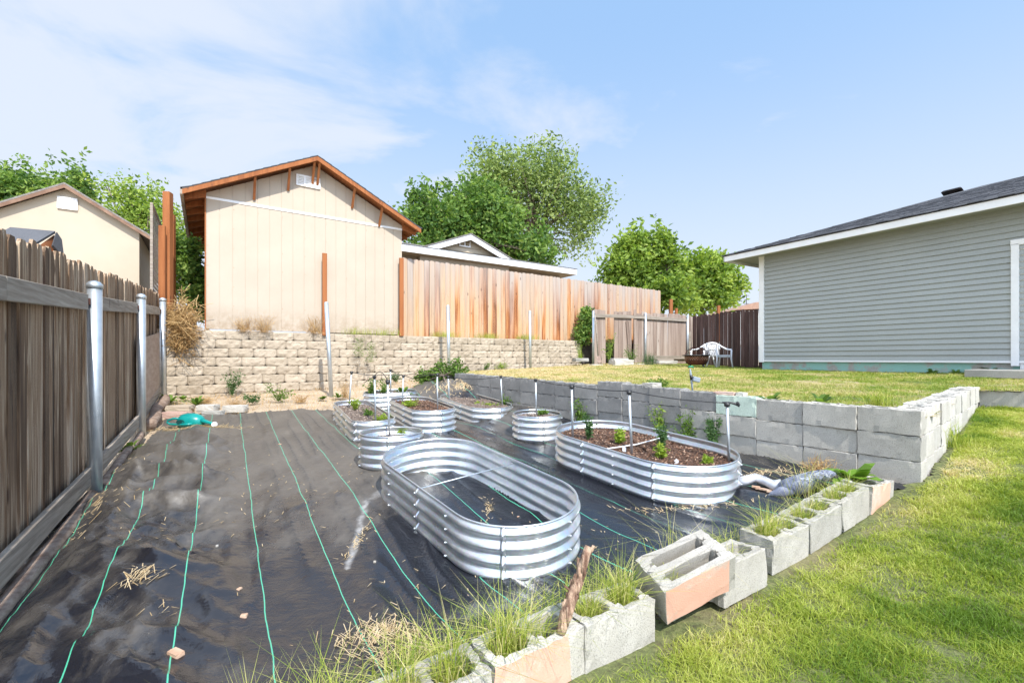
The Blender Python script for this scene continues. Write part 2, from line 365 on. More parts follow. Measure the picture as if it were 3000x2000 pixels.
def turf(name, dry, g1=(.07, .115, .018), g2=(.15, .20, .04), s=(.26, .20, .10)):
    m, t, b = mat(name)
    f = noise(t, 30, 5, .7); big = noise(t, 1.1, 4, .6)
    col = ramp(t, f, [(.3, (.06, .05, .025)), (.5, g1), (.7, g2)])
    col = mixc(t, ramp(t, big, [(dry, (0, 0, 0)), (dry+.14, (.85, .85, .85))]), col, s)
    t.links.new(col, b.inputs['Base Color']); b.inputs['Roughness'].default_value = .95; bump(t, b, f, .9, .02)
    return m
m_turf = turf('turf soil', .52, g1=(.12, .14, .045), g2=(.21, .20, .08), s=(.25, .20, .11))
m_lawnup = turf('dry turf', .40, s=(.42, .33, .18))
# landscape fabric: woven black polypropylene, dusty, a green thread every 35 cm
m_fab, t, b = mat('woven landscape fabric')
c = t.nodes.new('ShaderNodeTexCoord'); sp = t.nodes.new('ShaderNodeSeparateXYZ'); t.links.new(c.outputs['Object'], sp.inputs[0])
nx, ny = .848, .530
wob = M(t, 'MULTIPLY', M(t, 'SUBTRACT', noise(t, 2.3, 3, .5), .5), .032)
u = M(t, 'ADD', M(t, 'ADD', M(t, 'MULTIPLY', sp.outputs[0], nx), M(t, 'MULTIPLY', sp.outputs[1], ny)), wob)
fr = M(t, 'ABSOLUTE', M(t, 'SUBTRACT', M(t, 'FRACT', M(t, 'DIVIDE', M(t, 'ADD', u, 20*.3475-.157+.1737), .3475)), .5))
ln = M(t, 'LESS_THAN', fr, .0078)
dn = noise(t, .75, 6, .62, dist=.6); dn2 = noise(t, 3, 6, .7, mapscale=(1, .45, 1), rot=(0, 0, R(32)))
dust = t.nodes.new('ShaderNodeMapRange'); dust.inputs[1].default_value = .46; dust.inputs[2].default_value = .60
left = t.nodes.new('ShaderNodeMapRange'); left.inputs[1].default_value = -2.6; left.inputs[2].default_value = .6; left.inputs[3].default_value = .09; left.inputs[4].default_value = -.10
t.links.new(sp.outputs[0], left.inputs[0])
back = t.nodes.new('ShaderNodeMapRange'); back.inputs[1].default_value = 2.2; back.inputs[2].default_value = 5.2; back.inputs[3].default_value = -.08; back.inputs[4].default_value = .08
t.links.new(sp.outputs[1], back.inputs[0])
t.links.new(M(t, 'ADD', M(t, 'ADD', M(t, 'ADD', M(t, 'MULTIPLY', dn, .55), M(t, 'MULTIPLY', dn2, .45)), left.outputs[0]), back.outputs[0]), dust.inputs[0])
fine = noise(t, 200, 2, .5)
base = mixc(t, M(t, 'MULTIPLY', dust.outputs[0], .72), (.011, .012, .017), ramp(t, dn2, [(.3, (.085, .073, .060)), (.7, (.155, .136, .112))]))
sp2 = noise(t, 26, 4, .8); base = mixc(t, ramp(t, sp2, [(.70, (0, 0, 0)), (.78, (.7, .7, .7))]), base, (.42, .36, .28))
def streak(pa, pb, w_, st):
    a, b2 = Vector(pa), Vector(pb); d = (b2-a); l_ = d.length; d.normalize()
    X = M(t, 'SUBTRACT', sp.outputs[0], a.x); Y = M(t, 'SUBTRACT', sp.outputs[1], a.y)
    al = M(t, 'ADD', M(t, 'MULTIPLY', X, d.x), M(t, 'MULTIPLY', Y, d.y)); pe = M(t, 'ADD', M(t, 'MULTIPLY', X, -d.y), M(t, 'MULTIPLY', Y, d.x))
    pe = M(t, 'ADD', pe, M(t, 'MULTIPLY', M(t, 'SUBTRACT', noise(t, 5, 3), .5), .10))
    over = M(t, 'MAXIMUM', M(t, 'MAXIMUM', M(t, 'MULTIPLY', al, -1.), M(t, 'SUBTRACT', al, l_)), 0)
    dist = M(t, 'ADD', M(t, 'ABSOLUTE', pe), over)
    mr = t.nodes.new('ShaderNodeMapRange'); mr.interpolation_type = 'SMOOTHSTEP'; mr.inputs[1].default_value = 0; mr.inputs[2].default_value = w_; mr.inputs[3].default_value = st; mr.inputs[4].default_value = 0
    t.links.new(dist, mr.inputs[0]); return mr.outputs[0]
# chalky dried splash left of the empty bed and below it
spl = M(t, 'MAXIMUM', M(t, 'MAXIMUM', streak((-.94, 2.62), (-1.13, 3.5), .035, .8), streak((-1.13, 3.5), (-1.02, 3.72), .075, .6)), streak((-.25, 2.16), (.05, 2.32), .10, .35))
base = mixc(t, M(t, 'MULTIPLY', spl, ramp(t, noise(t, 14, 5, .7), [(.35, (.15,)*3), (.6, (1, 1, 1))])), base, (.36, .355, .35))
base = mixc(t, ln, base, (.07, .40, .25))
t.links.new(base, b.inputs['Base Color'])
rr = M(t, 'ADD', .13, M(t, 'MULTIPLY', dust.outputs[0], .34)); t.links.new(rr, b.inputs['Roughness']); b.inputs['Specular IOR Level'].default_value = .85
stre = noise(t, 1, 4, .6, mapscale=(1, 55, 55), rot=(0, 0, R(-58)))
n = bump(t, b, stre, .12, .010); n = bump(t, b, noise(t, 6, 6, .65, dist=.8), .30, .03, n); bump(t, b, fine, .12, .003, n)
# leaves
G1 = [(0, (.045, .11, .022)), (.5, (.14, .25, .045)), (1, (.31, .42, .10))]
G2 = [(0, (.08, .15, .022)), (.5, (.22, .33, .045)), (1, (.42, .52, .11))]
G3 = [(0, (.085, .14, .035)), (.5, (.21, .30, .085)), (1, (.38, .46, .16))]
l_dark = leafmat('maple leaf', G1); l_bright = leafmat('bright leaf', G2); l_pale = leafmat('elm leaf', G3)
l_weed = leafmat('weed leaf', [(0, (.06, .12, .02)), (1, (.20, .32, .06))]); l_lime = leafmat('lime leaf', [(0, (.18, .28, .03)), (1, (.40, .50, .07))])
l_blue = leafmat('rough leaf', [(0, (.04, .10, .03)), (1, (.12, .22, .07))])
l_dry = leafmat('dry stem', [(0, (.34, .19, .07)), (1, (.66, .46, .21))], .2)
l_grass = leafmat('grass blade', [(0, (.13, .22, .022)), (.3, (.29, .36, .04)), (.6, (.46, .50, .10)), (.82, (.56, .54, .18)), (1, (.68, .57, .33))], .35)
l_grassdry = leafmat('dry grass blade', [(0, (.20, .29, .04)), (.35, (.34, .38, .08)), (.6, (.52, .46, .19)), (1, (.68, .54, .32))], .3)

# ------------------------------------------------------------------ the lie of the land
basin = tps([(-3.53, 3.85, .406), (-4.79, 5.88, .586), (-6.285, 8.19, .845), (-.1, 2.5, .33), (-.3, 3.4, .43), (-.6, 4.1, .51), (1.2, 4.38, .49), (1.45, 3.95, .46),
    (-1.17, 4.43, .553), (.32, 5.85, .567), (-2.05, 6.17, .64), (-1.33, 6.65, .62), (-.62, 7.42, .65), (-2.14, 8, .70), (3.05, 3.39, .63), (2.33, 4.3, .655), (.25, 6.95, .86),
    (-.95, 8.47, 1.06), (.28, 1.74, .38), (1.735, 2.65, .43), (2.4, 3.07, .52), (-.4, 1.3, .35), (-1.5, 1.3, .25), (-2.84, 2.52, .29), (-4.5, 9.45, .92), (-3.3, 10.2, .99),
    (-1.5, 11.2, 1.14), (-6, 8.5, .87), (-5, 7.9, .80), (-3.5, 7.3, .76), (-8, 9, .9), (-3, 1, .2), (1, .5, .3)])
lawnH = tps([(.28, 1.70, .36), (1.735, 2.58, .41), (2.4, 3.0, .5), (3.05, 3.35, .64), (5.75, 5.55, .95), (7.5, 4.2, 1.0), (1.7, 1.5, .40), (3.5, 1.5, .56), (0, .3, .3), (4.3, 4.3, .79), (-.5, 1.1, .33), (9, 1, 1.0)])
upH = tps([(3.05, 3.55, 1.12), (2.33, 4.4, 1.14), (1.13, 5.9, 1.20), (-.95, 8.6, 1.25), (5.75, 5.75, 1.18), (5.97, 10.8, 1.30), (8.08, 7.25, 1.31), (2.09, 13.9, 1.36), (6.4, 14.2, 1.28), (2.4, 13.6, 1.38), (4.6, 15.3, 1.42), (-2, 10.7, 1.22), (0, 11.5, 1.27), (10, 4, 1.25)])
def W(t, back=0, z=0):   # the line of the tan retaining wall; back = metres behind it
    return Vector((-6.29+.83*t-.558*back, 8.3+.558*t+.83*back, z))
WN = Vector((.558, -.83, 0)); WD = Vector((.83, .558, 0))
K0 = Vector((3.05, 3.39, 0)); KD = Vector((-.617, .787, 0)); KN = Vector((.787, .617, 0))  # grey wall: corner, direction, inward
RD = Vector((.771, .637, 0)); RN = Vector((-.637, .771, 0))                                  # return wall
def gridmesh(name, x0, x1, y0, y1, st, hf, m, poly=None, extra=None, kind='structure', holes=None, zoff=0, smooth=True):
    xs = np.arange(x0, x1+st, st); ys = np.arange(y0, y1+st, st); X, Y = np.meshgrid(xs, ys)
    Z = hf(X, Y)+zoff
    if extra is not None: Z = Z+extra(X, Y)
    nx_ = len(xs); idx = np.arange(X.size).reshape(X.shape)
    Fq = np.stack([idx[:-1, :-1], idx[:-1, 1:], idx[1:, 1:], idx[1:, :-1]], -1).reshape(-1, 4)
    V = np.stack([X.ravel(), Y.ravel(), Z.ravel()], -1)
    if poly is not None:
        cx_ = V[Fq].mean(1); k = inpoly(cx_[:, 0], cx_[:, 1], poly); Fq = Fq[k]
        used = np.unique(Fq); mp_ = np.full(len(V), -1); mp_[used] = np.arange(len(used)); V = V[used]; Fq = mp_[Fq]
    o = mesh_np(name, V, [Fq], m, smooth=smooth); return tag(o, kind=kind)
bigm = MB(); bigm.add([(-400, -60, -.1), (400, -60, -.1), (400, 900, -.1), (-400, 900, -.1)], [(0, 1, 2, 3)]); tag(bigm.build('ground', m_dirt), kind='structure')
gridmesh('dirt_bank', -8.8, 3.4, .3, 12.0, .06, basin, m_dirt, poly=[(-8.8, .3), (3.4, .3), (3.2, 3.4), (3.1, 3.47), (-1.02, 8.65), (-1.75, 10.95), (-1.2, 12), (-8.8, 12)], extra=lambda x, y: (fbm(x*3, y*3, 4)-.45)*.05, zoff=-.035)
ter = MB(); a_, b_, c_, d_ = W(-14, .2, 2.02), W(13, .2, 2.02), W(13, 60, 2.02), W(-14, 60, 2.02); ter.add([tuple(a_), tuple(b_), tuple(c_), tuple(d_)], [(0, 1, 2, 3)])
tag(ter.build('terrace', m_dirt), kind='structure')
Kend = K0+KD*6.7
upoly = [(K0+KN*.12).to_2d()[:], (K0+KD*3.2+KN*.12).to_2d()[:], (Kend+KN*.12).to_2d()[:], (-1.9, 10.9), (2.6, 14.1), (6.7, 16.6), (14, 16), (16, 4), (9, 4.2), (K0+RD*3.6+Vector((.5, -.5, 0))).to_2d()[:], (K0+RD*3.55+RN*.1).to_2d()[:]]
gridmesh('upper_lawn', -2.2, 16, 3.2, 17, .1, upH, m_lawnup, poly=upoly, extra=lambda x, y: (fbm(x*2, y*2, 3)-.45)*.05)
lpoly = [(-1.2, .75), (.28, 1.68), (1.735, 2.6), (2.4, 3.0), (2.75, 3.25), (3.15, 3.36), (K0+RD*3.55).to_2d()[:], (6.6, 5.3), (9, 4.1), (12, 2), (12, -.5), (-1.2, -.5)]
gridmesh('lawn', -1.5, 12, -.5, 6.2, .05, lawnH, m_turf, poly=[(-1.3, .86), (.21, 1.80), (1.67, 2.72), (2.34, 3.12), (2.72, 3.36), (3.1, 3.42)]+lpoly[6:], extra=lambda x, y: (fbm(x*3, y*3, 4)-.45)*.04)

# ------------------------------------------------------------------ landscape fabric with creases
ED = Vector((-.530, .848, 0))
fpoly = [(-2.5, .6), (-2.35, 1.2), (-3.5, 3.7), (-3.75, 4.4), (-4.62, 5.9), (-4.95, 6.5), (-4.4, 6.75), (-3.4, 7.2), (-2.6, 7.6), (-2.2, 8.55), (-1.5, 8.9), (-1.0, 8.45), (-.9, 8.3), (2.3, 4.25), (2.98, 3.36),
         (2.6, 3.28), (2.3, 3.18), (1.65, 2.8), (.75, 2.2), (.2, 1.88), (-.5, 1.45), (-1.2, .95), (-1.3, .6)]
def creases(x, y):
    u = x*.848+y*.53; v_ = -x*.53+y*.848                    # u across the roll, v along it
    lf = np.clip((.12-u)/.45, 0, 1)*np.clip((6.6-y)/1.5, .3, 1)*np.clip((u+1.0)/.25, .35, 1)
    p_ = .34*x+.94*y; q_ = .94*x-.34*y; wq = .5*fbm(x*.9+2, y*.9, 2)
    wx = x+.35*fbm(x*1.3, y*1.3, 2); wy = y+.35*fbm(x*1.1+9, y*1.1+5, 2)
    f1 = (1-np.abs(2*vn((p_+wq)*2.1, q_*.75)-1))**5
    f2 = (1-np.abs(2*vn((p_+wq*.7)*4.3+9, q_*1.5+4)-1))**4+.7*(1-np.abs(2*vn((u+.25*fbm(x*2, y*2, 2))*4.1, v_*.8+3)-1))**5
    f5 = (1-np.abs(2*vn((p_+wq*.5)*9+2, q_*3.1+7)-1))**3+.6*(1-np.abs(2*vn((u+.2*fbm(x*3, y*3, 2))*10, v_*1.6+1)-1))**3
    f3 = 1-np.abs(2*vn((wx+wy*2.2)*4.4, (wy*.5-wx*.5)*3)-1); f3 = f3**3
    f4 = 1-np.abs(2*vn(wx*5+wy*2, wy*6-wx*3+2)-1); f4 = f4**4
    z = lf*(.125*f1+.062*f2+.024*f3+.010*f4+.017*f5)
    # long ripples along the roll to the right of the first threads
    r1 = 1-np.abs(2*vn(u*9+.6*fbm(x*2, y*2, 2), v_*.9)-1); z = z+(.010+.010*(1-lf))*r1**5*np.clip((u-.0)*3+.8, .15, 1)
    r2 = vn(u*26, v_*1.7); z = z+.0042*r2+.0045*(1-lf)*(1-np.abs(2*vn(u*17+3+.5*fbm(x*2, y*2, 2), v_*1.3)-1))**3
    # loose folds near the concrete edging and the back seam
    e = np.exp(-((u-2.35)/.10)**2)+np.exp(-((u-1.02)/.05)**2)*.6+np.exp(-((u-.02)/.035)**2)*.7
    z = z+.016*e*(.4+vn(v_*3, u))
    # the back edge bunches up over the bank
    z = z+.16*np.clip((y-7.4)/1.2, 0, 1)*(.3+fbm(x*3, y*3, 3))*np.clip((x+2.8)/.6, 0, 1)
    return z
fab = gridmesh('landscape_fabric', -5.2, 3.1, .6, 9.0, .021, basin, m_fab, poly=fpoly, extra=creases, kind='structure', zoff=.006)
def fabH(x, y): return float(basin(x, y)+creases(np.array([x]), np.array([y]))[0]+.006)

# ------------------------------------------------------------------ blades and leaves
def blades(P, h, wd, lean=.4, rng=rs, var=None, curl=.5):
    n = len(P); a = rng.random(n)*2*np.pi; h = np.broadcast_to(h, (n,))*(.6+.8*rng.random(n)); wd = np.broadcast_to(wd, (n,))
    d = np.stack([np.cos(a), np.sin(a), np.zeros(n)], -1); l = (rng.random(n)*lean)[:, None]; b = rng.random(n)*2*np.pi
    sd = np.stack([np.cos(b), np.sin(b), np.zeros(n)], -1)*wd[:, None]*.5
    up = np.array([0, 0, 1.]); m = P+(up*.55+d*l*.35)*h[:, None]; tp = P+(up*(1-curl*.25*l)+d*l*(1+curl))*h[:, None]
    V = np.stack([P-sd, P+sd, m-sd*.75, m+sd*.75, tp], 1).reshape(-1, 3)
    i = np.arange(n)[:, None]*5
    Fq = np.concatenate([i+np.array([0, 1, 3]), i+np.array([0, 3, 2]), i+np.array([2, 3, 4])])
    v = rng.random(n) if var is None else var
    return V, Fq, np.repeat(v, 5)
def leaves(P, size, rng=rs, up=.5, asp=.5, var=None, droop=0):
    n = len(P); d = rng.normal(size=(n, 3)); d[:, 2] = d[:, 2]*(1-up)+.15-droop; d /= np.linalg.norm(d, axis=1)[:, None]
    q = rng.normal(size=(n, 3)); q[:, 2] *= .5; s = np.cross(d, q); s /= np.maximum(np.linalg.norm(s, axis=1)[:, None], 1e-6)
    sz = (np.broadcast_to(size, (n,))*(.6+.7*rng.random(n)))[:, None]
    nrm = np.cross(d, s)
    V = np.stack([P, P+d*sz*.5+s*sz*asp*.5+nrm*sz*.08, P+d*sz, P+d*sz*.5-s*sz*asp*.5+nrm*sz*.08], 1).reshape(-1, 3)
    i = np.arange(n)[:, None]*4; v = rng.random(n) if var is None else var
    return V, i+np.array([0, 1, 2, 3]), np.repeat(v, 4)
def join(parts):
    V = []; Fd = {}; vr = []; n = 0
    for v, f, a in parts:
        V.append(v); vr.append(a); f = np.asarray(f); Fd.setdefault(f.shape[1], []).append(f+n); n += len(v)
    return np.concatenate(V), [np.concatenate(x) for x in Fd.values()], np.concatenate(vr)
def inview(x, y, z, mgn=60):
    px = CX+F_*x/np.maximum(y, .05); py = CY-F_*(z-CH)/np.maximum(y, .05)
    return (y > .4) & (px > -mgn) & (px < 3000+mgn*3) & (py < 2000+mgn*4)
def lawn_blades(name, poly, hf, bb, bands, m, label, dryf):
    parts = []
    for (y0, y1, dens, h, wd) in bands:
        x0, x1 = bb; n = int((x1-x0)*(y1-y0)*dens); x = x0+rs.random(n)*(x1-x0); y = y0+rs.random(n)*(y1-y0)
        z = hf(x, y); k = inpoly(x, y, poly) & inview(x, y, z, 60)
        if hf is lawnH: k |= inpoly(x, y, poly) & (x < 6.5) & (rs.random(n) < .35)
        bare = fbm(x*1.7+3, y*1.7+8, 4)
        k &= (rs.random(n) < np.clip((bare-.18)*7, .3, 1))
        if hf is lawnH: k &= rs.random(n) < np.clip((rowline(x)+.02-.16*vn(x*4, y*4)-y)*7+.3, .22, 1)+(x > 2.9)
        x, y, z = x[k], y[k], z[k]
        cl_ = fbm(x*2.5+30, y*2.5, 4); fine_ = vn(x*14, y*14)
        v = np.clip(.22+dryf(x, y)+(cl_-.47)*1.5+(rs.random(len(x))-.5)*.55, 0, 1)
        hh = h*(.55+.9*fine_)*(1+.5*(vn(x*4+5, y*4)-.5))
        parts.append(blades(np.stack([x, y, z-.01], -1), hh, wd, 1.1, var=v, curl=.6))
    V, Fq, a = join(parts); o = mesh_np(name, V, Fq, m, var=a); return tag(o, kind='stuff')
rowline = lambda x: .28 and (1.70+(x-.28)*.62)
lawn_blades('grass', lpoly, lawnH, (-1.2, 9), [(-.5, .5, 5000, .036, .006), (.5, 2.0, 27000, .034, .0036), (2.0, 3.2, 21000, .036, .0046), (3.2, 6.1, 13000, .038, .0066)], l_grass, '',
            lambda x, y: .30*np.clip(1-(y-rowline(x)+.62)/.0001, 0, 0)+.36*np.exp(-((y-rowline(x)+.15)/.30)**2)+.0)
lawn_blades('grass', upoly, upH, (-2, 13), [(3.4, 7, 3800, .034, .008), (7, 11, 2600, .034, .012), (11, 16.2, 1300, .034, .018)], l_grassdry, '',
            lambda x, y: .18+.52*np.clip((3.2-x)/3+(y-7)*.08, 0, 1)-.22*np.clip((x-4.2)/2, 0, 1))

# ------------------------------------------------------------------ tan retaining wall
rw = thing('retaining_wall', 'long tan split-face block retaining wall below the cream shed and orange fence', 'retaining wall', W(5, .1, .8))
ch = .173; top = 2.11; V = []; Fq = []; vr = []
nu, nv = 15, 8
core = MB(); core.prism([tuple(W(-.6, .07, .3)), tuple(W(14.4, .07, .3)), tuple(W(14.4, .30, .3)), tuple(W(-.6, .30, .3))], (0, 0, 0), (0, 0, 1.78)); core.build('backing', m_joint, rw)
nb = 0
for r in range(9):
    z1 = top-r*ch; z0 = z1-ch+.001; t = -.7+(.205 if r % 2 else 0)
    while t < 10.1:
        Lb = .41*(1+random.uniform(-.05, .05)); t0 = t+.002; t1 = min(t+Lb-.002, 10.15); t += Lb
        if t1-t0 < .08: continue
        uu, vv = np.meshgrid(np.linspace(0, 1, nu), np.linspace(0, 1, nv)); off = nb*1000
        ph = random.random()*50
        bulge = .024*(1-np.abs(2*uu-1)**9)+.010*(1-(2*vv-1)**6)+.050*(fbm(uu*5+ph, vv*2.4+ph, 4)-.45)*((1-(2*uu-1)**10))
        tt = t0+(t1-t0)*uu; zz_ = z0+(z1-z0)*vv; back = .03+.008*(8-r)*0-r*.006-bulge
        # scalloped bottom corners
        zz_ = zz_+.026*(np.abs(2*uu-1)**12)*(1-vv)+.004*(vn(uu*4+ph, vv*2)-.5)
        X = -6.29+.83*tt-.558*back; Y = 8.3+.558*tt+.83*back
        base_ = len(V)*0+sum(len(q) for q in V)
        V.append(np.stack([X.ravel(), Y.ravel(), zz_.ravel()], -1))
        idx = np.arange(nu*nv).reshape(nv, nu)+base_
        Fq.append(np.stack([idx[:-1, :-1], idx[:-1, 1:], idx[1:, 1:], idx[1:, :-1]], -1).reshape(-1, 4))
        # top and side returns
        b0 = base_+nu*nv; ring = list(idx[-1, :]); tb = [(-6.29+.83*q-.558*.25, 8.3+.558*q+.83*.25, z1) for q in (t0, t1)]
        sb = [(-6.29+.83*q-.558*.25, 8.3+.558*q+.83*.25, z0) for q in (t0, t1)]
        V.append(np.array(tb+sb)); nn = nu*nv+4
        Fq.append(np.array([[idx[-1, 0], idx[-1, -1], b0+1, b0], [idx[0, 0], idx[-1, 0], b0, b0+2], [idx[-1, -1], idx[0, -1], b0+3, b0+1]]))
        vr.append(np.full(nn, random.random())); nb += 1
mesh_np('block_face', np.concatenate(V), [np.concatenate(Fq)], m_split, rw, np.concatenate(vr))

# ------------------------------------------------------------------ hollow concrete blocks
def cmu_mesh(name, m, L_=.395, D=.19, H=.190, notch=False, slots=False):
    xs = [-L_/2, -L_/2+.035, -.016, .016, L_/2-.035, L_/2]; ys = [0, .034, D-.034, D]
    if slots: D = .21; xs = [-L_/2, -L_/2+.04, L_/2-.04, L_/2]; ys = [0, .034, .087, .123, D-.034, D]
    bm = bmesh.new(); vs = {}
    def v(i, j, k):
        if (i, j, k) not in vs:
            # cores taper a little towards the top face and have rounded ends
            x, y = xs[i], ys[j]
            vs[(i, j, k)] = bm.verts.new((x, y, k*H-H))
        return vs[(i, j, k)]
    cells = [(i, j) for i in range(3) for j in range(5) if not (i == 1 and j in (1, 3))] if slots else [(i, j) for i in range(5) for j in range(3) if not (j == 1 and i in (1, 3))]
    for (i, j) in cells:
        for k in (0, 1):
            q = [v(i, j, k), v(i+1, j, k), v(i+1, j+1, k), v(i, j+1, k)]
            bm.faces.new(q if k else q[::-1])
        for (di, dj, a, b_) in ((0, -1, (i, j), (i+1, j)), (1, 0, (i+1, j), (i+1, j+1)), (0, 1, (i+1, j+1), (i, j+1)), (-1, 0, (i, j+1), (i, j))):
            if (i+di, j+dj) not in cells:
                bm.faces.new([v(*a, 0), v(*b_, 0), v(*b_, 1), v(*a, 1)])
    # round the core corners and chip the outer edges
    ve = [e for e in bm.edges if abs(e.verts[0].co.z-e.verts[1].co.z) > .05 and abs(e.verts[0].co.x) < L_/2-.01 and .01 < e.verts[0].co.y < D-.01]
    bmesh.ops.bevel(bm, geom=ve, offset=.022, segments=3, affect='EDGES')
    ee = [e for e in bm.edges if len(e.link_faces) == 2 and e.calc_face_angle(0) > .7]
    bmesh.ops.bevel(bm, geom=ee, offset=.004, segments=1, affect='EDGES')
    bmesh.ops.subdivide_edges(bm, edges=[e for e in bm.edges if e.calc_length() > .05], cuts=3, use_grid_fill=True)
    for q in bm.verts:
        cc = q.co; ed_ = (abs(abs(cc.x)-L_/2) < .008)+(min(abs(cc.y), abs(cc.y-D)) < .008)+(min(abs(cc.z), abs(cc.z+H)) < .008)
        if ed_ >= 2 and random.random() < .3: q.co = q.co.lerp(Vector((0, D/2, -H/2)), random.uniform(.01, .06))
        s = .0045; q.co += Vector((random.gauss(0, s*.5), random.gauss(0, s*.4), random.gauss(0, s*.5)))*(1 if abs(q.co.z) < .02 else .35)
    me = bpy.data.meshes.new(name); bm.to_mesh(me); bm.free(); me.materials.append(m)
    a = me.attributes.new('var', 'FLOAT', 'POINT')
    return me
def place(me, name, p, d, parent=None, tilt=(0, 0), dz=0):
    """block: outer top edge centre at p, running along d"""
    o = bpy.data.objects.new(name, me); COL.objects.link(o)
    o.rotation_euler = (tilt[0], tilt[1], math.atan2(d[1], d[0])); o.location = p
    if parent is not None: o.parent = parent; o.location = Vector(p)-parent.location
    return o
CM = [cmu_mesh('concrete_block', m_wallblock) for _ in range(3)]
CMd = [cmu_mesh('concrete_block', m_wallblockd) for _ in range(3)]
CMp = [cmu_mesh('concrete_block', m_pale) for _ in range(3)]
CMg = cmu_mesh('concrete_block', m_greenblock)
bw = thing('block_wall', 'grey dry-stacked concrete block wall between the garden beds and the upper lawn', 'block wall', K0+Vector((-2, 2.6, .6)))
def topH(k): return 1.18 if k < 3 else (1.18+(k-2)*.019 if k < 8 else 1.275+(k-8)*.008-.05)
for k in range(17):
    for r in range(4 if k < 9 else 3):
        s = (k+.5)*.395; jit = random.uniform(-.010, .010) if k < 9 else 0
        p = K0+KD*s-KN*jit; p.z = topH(k)-r*.193
        if p.z < basin(p.x, p.y)-.03: continue
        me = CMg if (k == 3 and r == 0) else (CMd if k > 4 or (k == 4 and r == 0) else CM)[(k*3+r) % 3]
        # runs from right to left, so the outer face looks down to the beds
        o = place(me, 'concrete_block', p, (-KD)[:2], bw, (0, R(.8) if k < 3 else 0))
        o.rotation_euler[2] += R(random.uniform(-1.5, 1.5)) if k < 9 else 0
        if k == 3 and r == 0: o['label'] = 'mint green painted block'
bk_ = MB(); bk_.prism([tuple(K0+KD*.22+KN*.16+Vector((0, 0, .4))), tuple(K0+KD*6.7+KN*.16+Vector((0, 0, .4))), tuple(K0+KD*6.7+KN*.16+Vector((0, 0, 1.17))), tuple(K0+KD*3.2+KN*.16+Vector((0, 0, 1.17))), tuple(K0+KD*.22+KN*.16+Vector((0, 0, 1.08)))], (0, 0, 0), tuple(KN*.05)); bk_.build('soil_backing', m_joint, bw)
rwall = thing('block_wall', 'short sunlit row of pale stacked blocks running back from the corner beside the lower lawn', 'block wall', K0+RD*1.8+Vector((0, 0, .8)))
for k in range(9):
    for r in range(3):
        s = .10+(k+.5)*.40; p = K0+RD*s+RN*(random.uniform(-.008, .008) if k else 0); p.z = 1.18+k*.004-r*.193+(0.008 if k % 3 == 1 else 0)
        if p.z < lawnH(p.x, p.y)-.0: continue
        o = place(CMp[(k+r) % 3], 'concrete_block', p, RD[:2], rwall); o.rotation_euler[2] += R(random.uniform(-1.5, 1.5))
lw = thing('block_wall', 'low single course of grey blocks turning right beyond the pale corner row', 'block wall', K0+RD*3.6+Vector((.5, -.5, .9)))
LD = Vector((.617, -.787, 0)); Q0 = K0+RD*3.62
for k in range(4):
    for r in range(2):
        p = Q0+LD*((k+.5)*.4); p.z = 1.17-r*.193; place(CM[k % 3], 'concrete_block', p, LD[:2], lw)
# edging row along the lawn: every loose block is a thing of its own
def P3(a, b_, h0, h1): return (Vector((a[0], a[1], h0)), Vector((b_[0], b_[1], h1)))
edg = [((-.76, 1.10), (-.41, 1.305), .50, .51, 'grass-filled pale concrete block, nearest of all'),
       ((-.40, 1.31), (-.065, 1.52), .515, .53, 'pale concrete block with grass in it, left of the salmon-painted block by the stick'),
       ((-.055, 1.526), (.272, 1.733), .53, .548, 'salmon and mint painted concrete block that holds the upright stick'),
       ((.28, 1.737), (.614, 1.948), .550, .545, 'plain grey concrete block just right of the stick, two cores full of grass'),
       ((.635, 1.915), (1.015, 2.045), .585, .69, 'tilted concrete block with big empty cores and a faded salmon side'),
       ((.985, 2.135), (1.318, 2.36), .59, .588, 'beige concrete block leaning behind the tilted one, mostly empty'),
       ((1.40, 2.437), (1.733, 2.65), .592, .602, 'pale concrete block with tall grass, next after the leaning beige one'),
       ((1.74, 2.652), (2.072, 2.86), .61, .652, 'clean pale concrete block, grass in both cores, third from the far end of the edging'),
       ((2.08, 2.866), (2.408, 3.07), .662, .702, 'clean white concrete block, second from the far end of the edging'),
       ((2.43, 3.06), (2.752, 3.275), .706, .69, 'salmon-sided concrete block with the broad-leaved plant, far end of the edging')]
def salmonize(me, part=.8, col=m_salmon):
    me.materials.append(col)
    for p in me.polygons:
        if p.normal.y < -.85 and p.center.y < .012 and p.center.x < .2*part*2-.2: p.material_index = 1
    return me
EB = []
for i, (a, b_, h0, h1, lab) in enumerate(edg):
    me = cmu_mesh('concrete_block', m_block, slots=(i == 4))
    if i in (2, 4, 9): salmonize(me, .85 if i != 4 else .8)
    A, B = P3(a, b_, h0, h1); mid = (A+B)/2; d = (B-A)
    o = place(me, 'concrete_block', mid, d[:2], None, (R({4: 11, 5: -4, 6: 2, 9: 3}.get(i, random.uniform(-2, 2))), -math.atan2(d.z, d.xy.length)))
    tag(o, lab, 'concrete block', 'loose concrete blocks edging the lawn'); EB.append((o, mid, d))
    if i == 4: o.rotation_euler[0] = R(15)
    sb_ = MB(); sb_.box((0, .098, -.145), (.33, .13, .08), (1, 0, 0)); q_ = sb_.build('soil', m_soil); q_.parent = o
